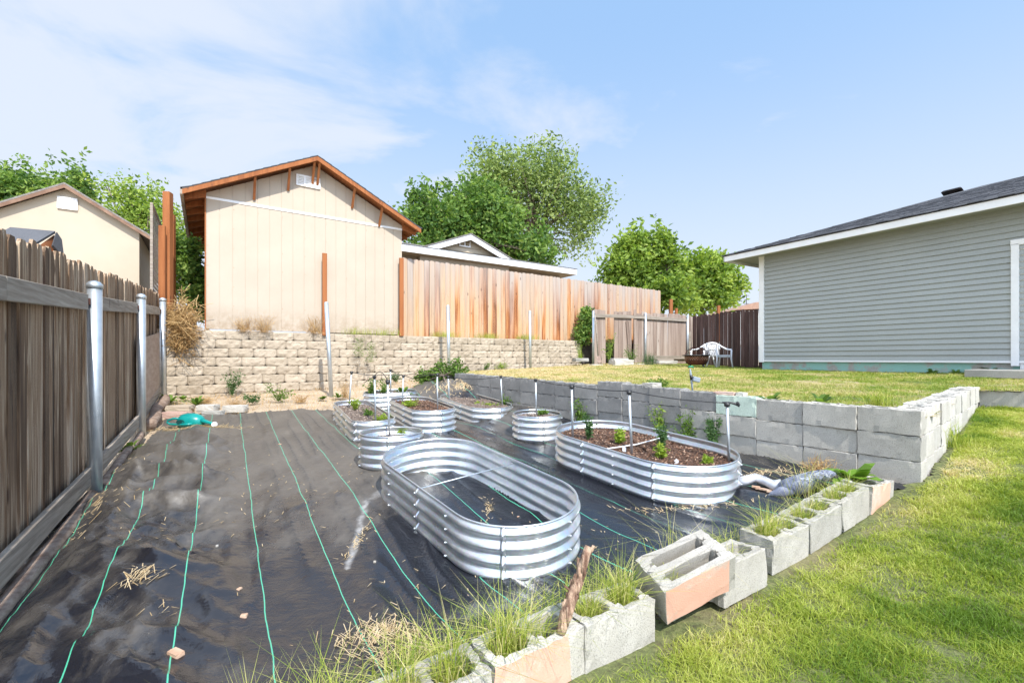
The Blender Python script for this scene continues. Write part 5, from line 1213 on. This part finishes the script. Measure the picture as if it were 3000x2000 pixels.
for i, (px, py, t_, h) in enumerate(((740, 985, 1.55, .35), (690, 980, 1.2, .30), (925, 985, 2.5, .40))):
    weed('dry_weed', ('faint dry weed against the shed wall, middle of three', 'faint dry weed against the shed wall, leftmost', 'faint dry weed against the shed wall beside the brown board')[i], W(t_, -.02, 2.10), h, .30, 'dry', 230+i, 'dry weed')
# plants in the beds
PL = [('B', 1725, 1285, .26, .055, 'bush', l_blue, 'young tomato plant at the far end of the large mulched bed'), ('B', 1815, 1300, .15, .05, 'bush', l_lime, 'lime green seedling beside the left white plant tag'),
      ('B', 1940, 1320, .30, .06, 'bush', l_blue, 'tallest young tomato plant near the brace of the mulched bed'), ('B', 1935, 1345, .13, .06, 'bush', l_lime, 'lime green seedling below the tallest tomato plant'), ('B', 2075, 1362, .08, .05, 'bush', l_lime, 'small bright seedling at the near rim of the mulched bed'),
      ('E', 1040, 1200, .16, .07, 'bush', l_lime, 'yellow-green plant at the far end of the leftmost bed'), ('E', 1080, 1218, .09, .08, 'bush', l_weed, 'low green seedling in the middle of the leftmost bed'), ('E', 1118, 1232, .06, .10, 'bush', l_lime, 'low yellow seedlings at the near end of the leftmost bed'),
      ('F', 1200, 1192, .10, .13, 'bush', l_lime, 'cluster of lime green seedlings in the centre bed'), ('G', 1400, 1187, .05, .06, 'bush', l_lime, 'small yellow-green seedling in the low dry-soil bed'), ('G', 1435, 1192, .07, .10, 'bush', l_lime, 'brighter seedling cluster near the stake of the low dry-soil bed'),
      ('G', 1460, 1194, .05, .06, 'bush', l_lime, 'tiny seedling at the near end of the low dry-soil bed'), ('C', 1176, 1274, .05, .05, 'bush', l_lime, 'tiny lime seedling in the round planter'), ('D', 1590, 1214, .05, .08, 'bush', l_weed, 'small weed in the lone round planter'),
      ('H', 1085, 1150, .28, .14, 'bush', l_weed, 'leafy plants at the left of the rearmost bed'), ('H', 1125, 1150, .26, .12, 'bush', l_weed, 'taller leafy plant in the middle of the rearmost bed'), ('H', 1180, 1152, .22, .16, 'rosette', l_weed, 'broad-leaved plant at the right of the rearmost bed')]
for i, (k, px, py, h, wd, kd, mm, lab) in enumerate(PL):
    p = on_h(px, py, sh(k, px, py)) if k != 'H' else at(px, py, BEDS['H'][1])
    if k == 'H': p.z = BEDS['H'][5]+.24
    weed('garden_plant', lab, p, h, wd, kd, 300+i, 'plant', 'plants in the raised beds', mm)
for i, (px, py, lab) in enumerate(((1829, 1325, 'left white plant tag in the mulched bed'), (1982, 1364, 'right white plant tag in the mulched bed'))):
    p = on_h(px, py, sh('B', px, py)); m_ = MB(); w_ = .017; m_.prism([p+Vector((-w_, 0, -.03)), p+Vector((w_, 0, -.03)), p+Vector((w_, 0, .045)), p+Vector((0, 0, .062)), p+Vector((-w_, 0, .045))], (0, 0, 0), (0, .003, 0))
    tag(m_.build('plant_tag', m_plastic, origin=tuple(p)), lab, 'plant tag', 'white plant tags')
# grass in the block cores and along the row
def coregrass(i, dx, h, n, lab, m_=None, sp_=(.05, .035)):
    o, mid, d = EB[i]; dn = Vector((d.x, d.y, 0)).normalized(); nn_ = Vector((-dn.y, dn.x, 0)); c_ = mid+dn*dx+nn_*.095-Vector((0, 0, .09)); rg = np.random.default_rng(i*7+int(dx*100)+30)
    k = rg.random((n, 2))*2-1; P = np.array(c_)+np.outer(k[:, 0]*sp_[0], np.array(dn))+np.outer(k[:, 1]*sp_[1], np.array(nn_)); V, Fq, a = blades(P, h*.88, .0036, .85, rg, var=np.clip(rg.random(n)*1.0, 0, 1), curl=1.)
    tag(mesh_np('grass_tuft', V, Fq, m_ or l_grass, var=a, origin=tuple(c_)), lab, 'grass tuft', 'grass growing in the edging blocks')
cg = [(0, .09, .24, 130, 'grass in the right core of the nearest edging block'), (0, -.09, .24, 130, 'grass in the left core of the nearest edging block'), (1, .09, .24, 170, 'grass in the right core of the second nearest edging block'), (1, -.09, .22, 150, 'grass in the left core of the second nearest edging block'),
      (2, -.09, .25, 220, 'dense grass left of the stick in the salmon-painted block'), (2, .02, .2, 90, 'grass around the foot of the stick'), (3, -.09, .17, 220, 'low yellow-flowered grass in the left core of the plain block by the stick'), (3, .09, .24, 200, 'tall grass in the right core of the plain block by the stick'),
      (4, -.1, .12, 30, 'sparse grass in the tilted block'), (5, .0, .16, 50, 'grass in the leaning beige block'), (6, -.09, .25, 200, 'tall grass in the left core of the block after the leaning one'), (6, .09, .18, 100, 'grass in the right core of the block after the leaning one'),
      (7, -.09, .17, 150, 'grass in the left core of the third block from the far end'), (7, .09, .18, 170, 'grass in the right core of the third block from the far end'), (8, -.09, .18, 150, 'grass in the left core of the second block from the far end'), (8, .09, .20, 140, 'grass in the right core of the second block from the far end')]
for (i, dx, h, n, lab) in cg: coregrass(i, dx, h, n, lab)
# wild grass between the fabric edge and the edging blocks
rg = np.random.default_rng(77); parts = []
for (x, y, n, h) in ((-.95, 1.42, 260, .22), (-.62, 1.52, 330, .26), (-.3, 1.76, 420, .25), (-.02, 1.93, 300, .25), (.18, 2.0, 180, .26), (.42, 2.2, 240, .28), (.62, 2.3, 160, .22), (.9, 2.35, 60, .22), (1.32, 2.72, 150, .20), (1.2, 2.68, 110, .27), (1.7, 2.95, 70, .16), (-1.3, 1.15, 240, .25)):
    P = np.c_[x+rg.normal(size=n)*.10, y+rg.normal(size=n)*.05, np.zeros(n)]; P[:, 2] = basin(P[:, 0], P[:, 1]); parts.append(blades(P[:int(n*.6)], h*.68, .0038, .9, rg, var=np.clip(rg.random(int(n*.6))*.95+.05, 0, 1), curl=1.0))
for (x, y, n) in ((.9, 2.55, 40), (1.05, 2.45, 40), (2.2, 3.4, 60), (1.4, 4.9, 0)):
    if n: P = np.c_[x+rg.normal(size=n)*.07, y+rg.normal(size=n)*.05, np.zeros(n)]; P[:, 2] = basin(P[:, 0], P[:, 1]); parts.append(blades(P, .3, .003, 1.1, rg, var=.5+.5*rg.random(n), curl=1.2))
V, Fs, a = join(parts); tag(mesh_np('wild_grass', V, Fs, l_grass, var=a), kind='stuff')
# broad-leaved dock on the last block
o, mid, d = EB[9]; weed('dock_plant', 'broad shiny green leaves growing from the salmon-sided end block', mid+Vector((-.12, .12, -.02)), .19, .27, 'rosette', 411, 'plant', m_=leafmat('dock leaf', [(0, (.09, .20, .015)), (1, (.17, .30, .03))], .3, .4))

# ------------------------------------------------------------------ loose objects
# upright stick
sp_ = MB(); a = at(1640, 1855, 1.70); b_ = at(1725, 1598, 1.78)
pts = [a.lerp(b_, q/9)+Vector((random.gauss(0, .0022), 0, random.gauss(0, .002))) for q in range(10)]
sp_.tube(pts, [.019, .020, .018, .0205, .018, .0195, .017, .018, .0165, .0145], 14)
for k in range(26):
    q = random.random(); c_ = a.lerp(b_, q); t_ = random.random()*6.28; o_ = Vector((math.cos(t_), math.sin(t_), 0))*.0175; sp_.box(c_+o_, (.006, .012, random.uniform(.03, .07)), (-o_.y, o_.x, 0), up=tuple((b_-a).normalized()+o_*3))
sp_.tube([a.lerp(b_, .45), a.lerp(b_, .5)+Vector((-.04, 0, .012))], [.008, .003], 6); stk = sp_.build('wooden_stick', m_stickbark, smooth=True, origin=tuple(a)); tag(stk, 'rough brown stick standing upright in the salmon-painted block', 'stick')
# watering can
wc = thing('watering_can', 'teal plastic watering can lying on its side by the stones', 'watering can', on_g(560, 1255, basin))
cz = on_g(560, 1256, basin); cy = cz.y; bz = cz.z; c_ = Vector((cz.x, cy, bz+.10)); m_ = MB()
bx = [(-.15, .03), (-.145, .07), (-.11, .098), (-.04, .112), (.04, .110), (.11, .092), (.155, .06), (.175, .025)]
m_.tube([c_+Vector((x, .0, .0)) for x, r_ in bx], [r_ for x, r_ in bx], 24); m_.build('body', m_teal, wc, smooth=True)
m_ = MB(); m_.tube([c_+Vector(q) for q in ((-.11, -.06, .05), (-.20, -.06, .045), (-.265, -.06, .02), (-.275, -.06, -.005), (-.23, -.07, -.028), (-.12, -.09, -.028), (.0, -.112, -.026), (.08, -.10, -.02))], .014, 12); m_.build('handle', m_teal, wc, smooth=True)
m_ = MB(); m_.tube([c_+Vector(q) for q in ((.14, -.02, .015), (.22, -.03, .0), (.30, -.045, -.02), (.335, -.05, -.028))], [.034, .026, .02, .02], 14); m_.build('spout', m_teal, wc, smooth=True)
m_ = MB(); q0 = c_+Vector((.338, -.052, -.03)); m_.tube([q0, q0+Vector((.018, -.016, -.002)), q0+Vector((.022, -.022, -.002))], [.022, .036, .033], 20); m_.build('rose', m_plastic, wc, smooth=True)
m_ = MB(); q0 = c_+Vector((-.065, -.108, -.0)); ring = [q0+Vector((.055*math.cos(t_), -.003, .032*math.sin(t_)+.005)) for t_ in np.linspace(0, 2*math.pi, 20)]; m_.add([tuple(r_) for r_ in ring[:-1]], [tuple(range(19))]); m_.build('opening', simple('dark teal inside', (.0, .04, .04), (.0, .06, .055), 4, .6, 0), wc)
# stones by the can
def stone(p, sx, lab, m_=m_stone, rot=0, seed=1, grp=None, name='stone', blocky=.25):
    rg = np.random.default_rng(seed); bm = bmesh.new(); bmesh.ops.create_cube(bm, size=1); bmesh.ops.subdivide_edges(bm, edges=bm.edges[:], cuts=4, use_grid_fill=True)
    for v in bm.verts:
        n = v.co.normalized()*.5; v.co = v.co.lerp(n, blocky); 
        k = fbm(v.co.x*3+seed*7, v.co.y*3+v.co.z*4, 3)-.45; v.co += v.co.normalized()*k*.16
        v.co = Vector((v.co.x*sx[0], v.co.y*sx[1], v.co.z*sx[2]))
    me = bpy.data.meshes.new(name); bm.to_mesh(me); bm.free(); me.materials.append(m_)
    o = bpy.data.objects.new(name, me); COL.objects.link(o); o.location = Vector(p)+Vector((0, 0, sx[2]*.42)); o.rotation_euler = (0, 0, rot); return tag(o, lab, 'stone', grp)
gs = 'blocks and stones by the watering can'
stone(on_g(528, 1208, basin), (.36, .2, .13), 'rough split block behind the teal watering can, left one', m_split, .2, 1, gs)
stone(on_g(610, 1207, basin), (.28, .2, .13), 'rough split block in the middle behind the watering can', m_pale, .1, 2, gs)
stone(on_g(690, 1205, basin), (.34, .18, .11), 'long white stone at the right of the row by the fabric edge', m_pale, .1, 3, gs)
stone(on_g(625, 1220, basin), (.27, .13, .09), 'pale square-edged paver in front of the middle block', m_slab, .05, 4, gs, blocky=.05)
stone(on_g(520, 1222, basin), (.36, .14, .09), 'pinkish paver partly hidden by the watering can', m_brick, .05, 5, gs, blocky=.06)
# rubble in front of the bleached fence
gr2 = 'rubble in front of the bleached fence'
for i, (px, py, y, sx, mm, lab) in enumerate(((1820, 1066, 13.0, (.62, .4, .20), m_pale, 'large pale flat rock below the broken pickets'), (1812, 1055, 13.2, (.50, .3, .10), m_pale, 'thin pale slab lying on the large pale rock'), (1700, 1055, 13.2, (.42, .3, .10), m_slab, 'brown paver at the end of the tan wall'),
        (1745, 1073, 13.0, (.36, .25, .10), m_stone, 'small stone at the foot of the first bleached-fence post'), (1885, 1070, 13.4, (.5, .3, .09), m_stone, 'flat stone in the grass beyond the large pale rock'), (1950, 1062, 14.2, (.7, .3, .10), m_slab, 'stack of old boards left of the fire pit, lower'), (1945, 1055, 14.4, (.6, .25, .07), m_rail, 'grey plank lying on the boards left of the fire pit'))):
    stone(at(px, py, y)-Vector((0, 0, sx[2]*.3)), sx, lab, mm, .3, 20+i, gr2, blocky=.12)
# beige block and bricks on the grey wall
p = K0+KD*(6.1*.395)+KN*.10; stone((p.x, p.y, 1.235), (.19, .14, .055), 'beige square paver lying on the grey block wall', m_brick if False else m_pale, .7, 31, blocky=.04)
p = K0+KD*(3.85*.395)+KN*.09; stone((p.x, p.y, 1.18), (.21, .12, .055), 'pinkish brick lying on the grey wall beside the water valve', m_brick, 2.24, 32, blocky=.05, name='brick')
p = K0+KD*(3.5*.395)+KN*.09; stone((p.x+.02, p.y, 1.18), (.08, .10, .06), 'small pale stone at the end of the pinkish brick', m_pale, 2.2, 33, blocky=.2)
# water valve and timer
vv = thing('water_valve', 'green-handled garden tap with a grey timer box on a pipe behind the block wall', 'water tap', at(2030, 1150, 5.15)); y = 5.15
m_ = MB(); m_.tube([at(2030, 1156, y), at(2027, 1125, y), at(2024, 1100, y), at(2022, 1080, y)], [.010, .011, .014, .007], 12); m_.build('pipe', m_grey, vv, smooth=True)
m_ = MB(); m_.tube([at(2016, 1077, y), at(2020, 1074, y), at(2028, 1074, y), at(2032, 1077, y)], [.008, .012, .012, .008], 10); m_.build('handle', m_green, vv, smooth=True)
m_ = MB(); m_.box(at(2038, 1111, y), (.085, .07, .055), (1, .1, -.25)); m_.build('timer_box', m_grey, vv, bevel=.01)
m_ = MB(); m_.tube([at(2024, 1098, y), at(2026, 1112, y)], [.018, .016], 14); m_.build('collar', m_black, vv, smooth=True)
# fire pit
fp = thing('fire_pit', 'rusty round fire pit with a wire dome on the upper lawn', 'fire pit', (at(2041, 1078, 12.1))); c0_ = at(2041, 1080, 12.1)
m_ = MB(); prof = [(.03, .10), (.20, .11), (.26, .15), (.285, .22), (.30, .33), (.305, .36)]; m_.tube([c0_+Vector((0, 0, z)) for r_, z in prof], [r_ for r_, z in prof], 32, cap=True); m_.build('bowl', m_rust, fp, smooth=True)
m_ = MB()
rg_ = [(.36*math.cos(t_), .36*math.sin(t_)) for t_ in np.linspace(0, 2*math.pi, 33)]; m_.tube([c0_+Vector((a, b_, .355)) for a, b_ in rg_], .012, 6, cap=False); m_.tube([c0_+Vector((a*.88, b_*.88, .355)) for a, b_ in rg_], .02, 6, cap=False); m_.build('rim', m_iron, fp, smooth=True)
m_ = MB()
for k in range(6):
    a = math.pi*k/6; m_.tube([c0_+Vector((.29*math.cos(a)*math.cos(t_), .29*math.sin(a)*math.cos(t_), .36+.22*math.sin(t_))) for t_ in np.linspace(0, math.pi, 13)], .006, 5)
for q in (.3, .7, 1.1): m_.tube([c0_+Vector((.29*math.cos(q)*math.cos(t_), .29*math.cos(q)*math.sin(t_), .36+.22*math.sin(q))) for t_ in np.linspace(0, 2*math.pi, 25)], .004, 5)
m_.build('wire_dome', m_rust, fp)
for k in range(4): a = .4+k*math.pi/2; m_ = MB(); m_.tube([c0_+Vector((.2*math.cos(a), .2*math.sin(a), .13)), c0_+Vector((.25*math.cos(a), .25*math.sin(a), .05)), c0_+Vector((.22*math.cos(a), .22*math.sin(a), -.02))], .022, 8); m_.build('leg', m_iron, fp, smooth=True)
for k in range(14):
    a = -math.pi*(k+.5)/14
    if k % 3 != 2:
        pass
hm = MB()
for k in range(30):
    a = 2*math.pi*k/30
    for q, z in ((0, .25), (0, .31), (.5, .28)): aa = a+q*2*math.pi/30; rr_ = .292+(z-.22)*.12; hm.ball(tuple(c0_+Vector((rr_*math.cos(aa), rr_*math.sin(aa), z))), .011, seg=5, rings=3)
hm.build('cutouts', m_chip, fp)
# white plastic chairs
def chair(loc, rz, lab):
    root = thing('plastic_chair', lab, 'chair', loc, 'white plastic garden chairs'); root.rotation_euler = (0, 0, 0)
    c, s = math.cos(rz), math.sin(rz)
    def T(x, y, z): return Vector((loc[0]+c*x-s*y, loc[1]+s*x+c*y, loc[2]+z))      # x right, y forward
    fw = Vector((-s, c, 0)); rt = Vector((c, s, 0))
    m_ = MB(); m_.prism([T(-.22, .22, .40), T(.22, .22, .40), T(.19, -.20, .37), T(-.19, -.20, .37)], (0, 0, 0), (0, 0, .022)); m_.prism([T(-.23, .225, .345), T(.23, .225, .345), T(.23, .225, .42), T(-.23, .225, .42)], (0, 0, 0), tuple(-fw*.018)); m_.build('seat', m_plastic, root, bevel=.008)
    m_ = MB()
    for k in range(6): x = -.135+k*.054; m_.tube([T(x, -.20, .38), T(x*1.08, -.25, .58), T(x*1.12, -.29, .76)], .018 if k in (0, 5) else .014, 6)
    m_.tube([T(-.19, -.22, .60), T(-.2, -.27, .73), T(-.12, -.30, .795), T(0, -.31, .81), T(.12, -.30, .795), T(.2, -.27, .73), T(.19, -.22, .60)], .026, 8); m_.build('backrest', m_plastic, root, smooth=True)
    for sx in (-1, 1):
        m_ = MB(); m_.tube([T(sx*.17, -.28, .77), T(sx*.25, -.18, .68), T(sx*.285, .0, .60), T(sx*.28, .2, .585), T(sx*.265, .24, .55)], [.024, .024, .024, .024, .02], 8); m_.build('armrest', m_plastic, root, smooth=True)
        m_ = MB(); m_.tube([T(sx*.265, .24, .57), T(sx*.25, .25, .3), T(sx*.28, .28, 0)], [.026, .027, .022], 8); m_.build('leg', m_plastic, root, smooth=True)
        m_ = MB(); m_.tube([T(sx*.19, -.20, .40), T(sx*.21, -.25, .2), T(sx*.23, -.30, 0)], [.03, .026, .02], 8); m_.build('leg', m_plastic, root, smooth=True)
p = at(2106, 1079, 14.2); chair((p.x, p.y, p.z), math.pi+.22, 'white plastic garden chair facing the garden, right of the fire pit')
p = at(2060, 1078, 14.6); chair((p.x, p.y, p.z), math.pi-1.15, 'white plastic garden chair turned sideways behind the fire pit')
# shovel
shv = thing('shovel', 'old shovel leaning on the bleached fence beside its first post', 'shovel', at(1754, 1062, 13.35)); m_ = MB(); m_.tube([at(1743, 922, 13.5), at(1747, 965, 13.45), at(1752, 1045, 13.35)], .019, 8); m_.build('handle', m_rail, shv, smooth=True)
m_ = MB(); pp = [at(1746, 1044, 13.33), at(1758, 1041, 13.33), at(1762, 1058, 13.28), at(1757, 1063, 13.26), at(1751, 1062, 13.26)]; m_.prism(pp, (0, 0, 0), (0, .02, 0)); m_.build('blade', simple('rusty blade', (.20, .13, .10), (.32, .22, .17), 12, .6, .2, .003), shv, bevel=.004)
# heron decoy lying on the fabric
hd = thing('bird_decoy', 'grey plastic heron decoy lying on its side between the mulched bed and the edging', 'decoy', on_g(2320, 1450, fabH) if False else on_g(2320, 1450, basin))
def hp(px, py, dz=0): q = on_g(px, py, basin); return q+Vector((0, 0, dz))
neck = [hp(2166, 1432, .05), hp(2185, 1428, .055), hp(2215, 1424, .06), hp(2245, 1432, .055), hp(2268, 1444, .05), hp(2290, 1444, .06)]
m_ = MB(); m_.tube(neck, [.033, .032, .029, .030, .034, .045], 14); m_.build('neck', m_decoyneck, hd, smooth=True)
for k in range(24):
    pass
m_ = MB()
for k in range(26):
    q = k/25*4.9; i = int(q); a = neck[i].lerp(neck[min(i+1, 5)], q-i); m_.box(a+Vector((0, .012, .034)), (.012, .006, .014), (1, 0, .6))
m_.build('neck_ridge', m_decoyneck, hd)
bod = [hp(2288, 1447, .055), hp(2308, 1452, .065), hp(2335, 1450, .075), hp(2365, 1440, .07), hp(2395, 1426, .06), hp(2425, 1410, .045), hp(2440, 1402, .03)]
rr2 = [.040, .060, .070, .066, .052, .032, .012]; V = []; nseg = 26; P = []
for i in range(60):
    q = i/59*6; k = min(int(q), 5); c_ = bod[k].lerp(bod[k+1], q-k); r_ = rr2[k]+(rr2[k+1]-rr2[k])*(q-k); r_ *= 1+.05*abs(math.sin(i*.8)); P.append((c_, r_))
m_ = MB(); m_.tube([p_[0] for p_ in P], [p_[1] for p_ in P], nseg); m_.build('body', m_decoy, hd, smooth=True)
rgf = np.random.default_rng(12); FV = []
for q in range(620):
    c_, r_ = P[rgf.integers(3, 57)]; th_ = rgf.random()*math.pi; n_ = Vector((0, -math.cos(th_), math.sin(th_))); ax_ = (bod[6]-bod[0]).normalized(); sd_ = ax_.cross(n_).normalized(); o_ = c_+n_*(r_+.001); l_ = .032; w_ = .010
    FV.append((np.array([tuple(o_-sd_*w_), tuple(o_+sd_*w_), tuple(o_+ax_*l_+sd_*w_*.5+n_*.004), tuple(o_+ax_*l_-sd_*w_*.5+n_*.004)]), np.array([[0, 1, 2, 3]]), np.full(4, rgf.random())))
FVv, FFf, FAa = join(FV); tag(mesh_np('feathers', FVv, FFf, leafmat('decoy feather', [(0, (.07, .08, .12)), (.5, (.16, .18, .24)), (1, (.34, .37, .44))], .0, .6), hd, FAa), kind='stuff')
m_ = MB(); m_.tube([neck[4]+Vector((.012, 0, 0)), neck[4]+Vector((.02, -.001, 0))], [.042, .043], 14); m_.build('neck_band', m_black, hd, smooth=True)
m_ = MB(); wa, wb, wc2, wd2 = hp(2300, 1462, .03), hp(2268, 1456, .03), hp(2252, 1460, .012), hp(2330, 1470, .02); m_.tube([hp(2315, 1455, .05), hp(2285, 1458, .04), hp(2262, 1460, .025), hp(2250, 1460, .015)], [.045, .04, .022, .008], 12); m_.build('wing', m_decoy, hd, smooth=True)
m_ = MB(); m_.tube([hp(2262, 1460, .015), hp(2250, 1462, .01), hp(2238, 1452, .01)], [.008, .006, .004], 6); m_.build('beak', m_pink, hd, smooth=True)
m_ = MB()
for k in range(5): m_.box(hp(2215+k*11, 1435+k*3, .02), (.06, .03, .012), (1, -.6, 0))
tag(m_.build('bark_piece', m_chip, origin=tuple(hp(2230, 1440))), 'long strip of bark under the neck of the decoy', 'bark')
# litter on the fabric
rg = np.random.default_rng(31)
def fp_(px, py): p = on_g(px, py, basin); p.z = fabH(p.x, p.y); return p
for i, (px, py, sx, mm, lab, nm) in enumerate(((515, 1978, (.065, .035, .02), m_chip, 'reddish bark chunk at the bottom edge of the fabric', 'bark_chunk'), (715, 1832, (.03, .022, .014), m_chip, 'small brown bark chunk between two green threads', 'bark_chunk'),
        (636, 1612, (.018, .014, .010), m_pale, 'small white pebble on the fabric', 'pebble'), (700, 1755, (.03, .018, .008), m_chip, 'crumbled wood chip above the small bark chunk', 'wood_chip'), (443, 1372, (.024, .014, .008), m_chip, 'tan wood chip on the creases near the second pipe post', 'wood_chip'),
        (325, 1437, (.032, .014, .008), m_chip, 'tan wood chip beside the first pipe post', 'wood_chip'), (1098, 1664, (.014, .012, .010), m_stone, 'small grey pebble left of the empty bed', 'pebble'), (1518, 1523, (.02, .008, .005), m_chip, 'sliver of wood inside the empty bed', 'wood_chip'),
        (820, 1305, (.03, .02, .01), m_chip, 'tan chip on the fabric right of the watering can', 'wood_chip'))):
    o = stone(fp_(px, py), sx, lab, mm, rg.random()*3, 60+i, name=nm, blocky=.15); o['category'] = nm.replace('_', ' ')
parts = []
def strew(px, py, sx, sy, n, ln_=.05):
    c_ = fp_(px, py); P = []
    mb_ = []
    for i in range(n):
        x = c_.x+rg.normal()*sx; y = c_.y+rg.normal()*sy; a = rg.random()*math.pi; l_ = ln_*(.4+rg.random()); z = fabH(x, y)+.004; dx, dy = math.cos(a)*l_, math.sin(a)*l_; w_ = .0013*(1+y*.25)
        z2 = fabH(x+dx, y+dy)+.006; v = np.array([(x-w_, y, z), (x+w_, y, z+.002), (x+dx+w_, y+dy, z2), (x+dx-w_, y+dy, z2)]); parts.append((v, np.array([[0, 1, 2, 3]]), np.full(4, rg.random())))
strew(400, 1775, .05, .03, 60, .06); strew(465, 1845, .03, .03, 8, .06); strew(560, 1262, .28, .04, 420, .12); strew(300, 1600, .3, .2, 22, .05); strew(1120, 1880, .10, .05, 260, .07); strew(1220, 1935, .16, .05, 200, .07)
strew(1045, 1600, .02, .14, 60, .03); strew(700, 1500, .5, .4, 70, .035); strew(1300, 1800, .4, .2, 50, .035); strew(2230, 1400, .10, .02, 70, .10); strew(2330, 1400, .2, .05, 50, .08); strew(1700, 1600, .3, .2, 50, .03); strew(1990, 1500, .25, .03, 120, .05)
strew(1100, 1345, .12, .15, 50, .03); strew(240, 1540, .12, .25, 90, .05); strew(330, 1400, .1, .2, 90, .05); strew(1430, 1500, .02, .12, 60, .03); strew(900, 1400, .6, .5, 60, .03); strew(1350, 1145, .3, .1, 300, .09)
V, Fs, a = join(parts); tag(mesh_np('straw', V, Fs, m_straw, var=a), kind='stuff')
# debris and dry litter on the dirt bank
n = 5200; x = -6.4+rg.random(n)*5.8; y = 6.4+rg.random(n)*4.6; z = basin(x, y)-.012; k = (~inpoly(x, y, fpoly)); P = np.stack([x, y, z], -1)[k]
V, Fq, a = blades(P, .05, .006, 1.6, rg, curl=.8); tag(mesh_np('dry_litter', V, Fq, l_dry, var=a), kind='stuff')
C.render.film_transparent = False
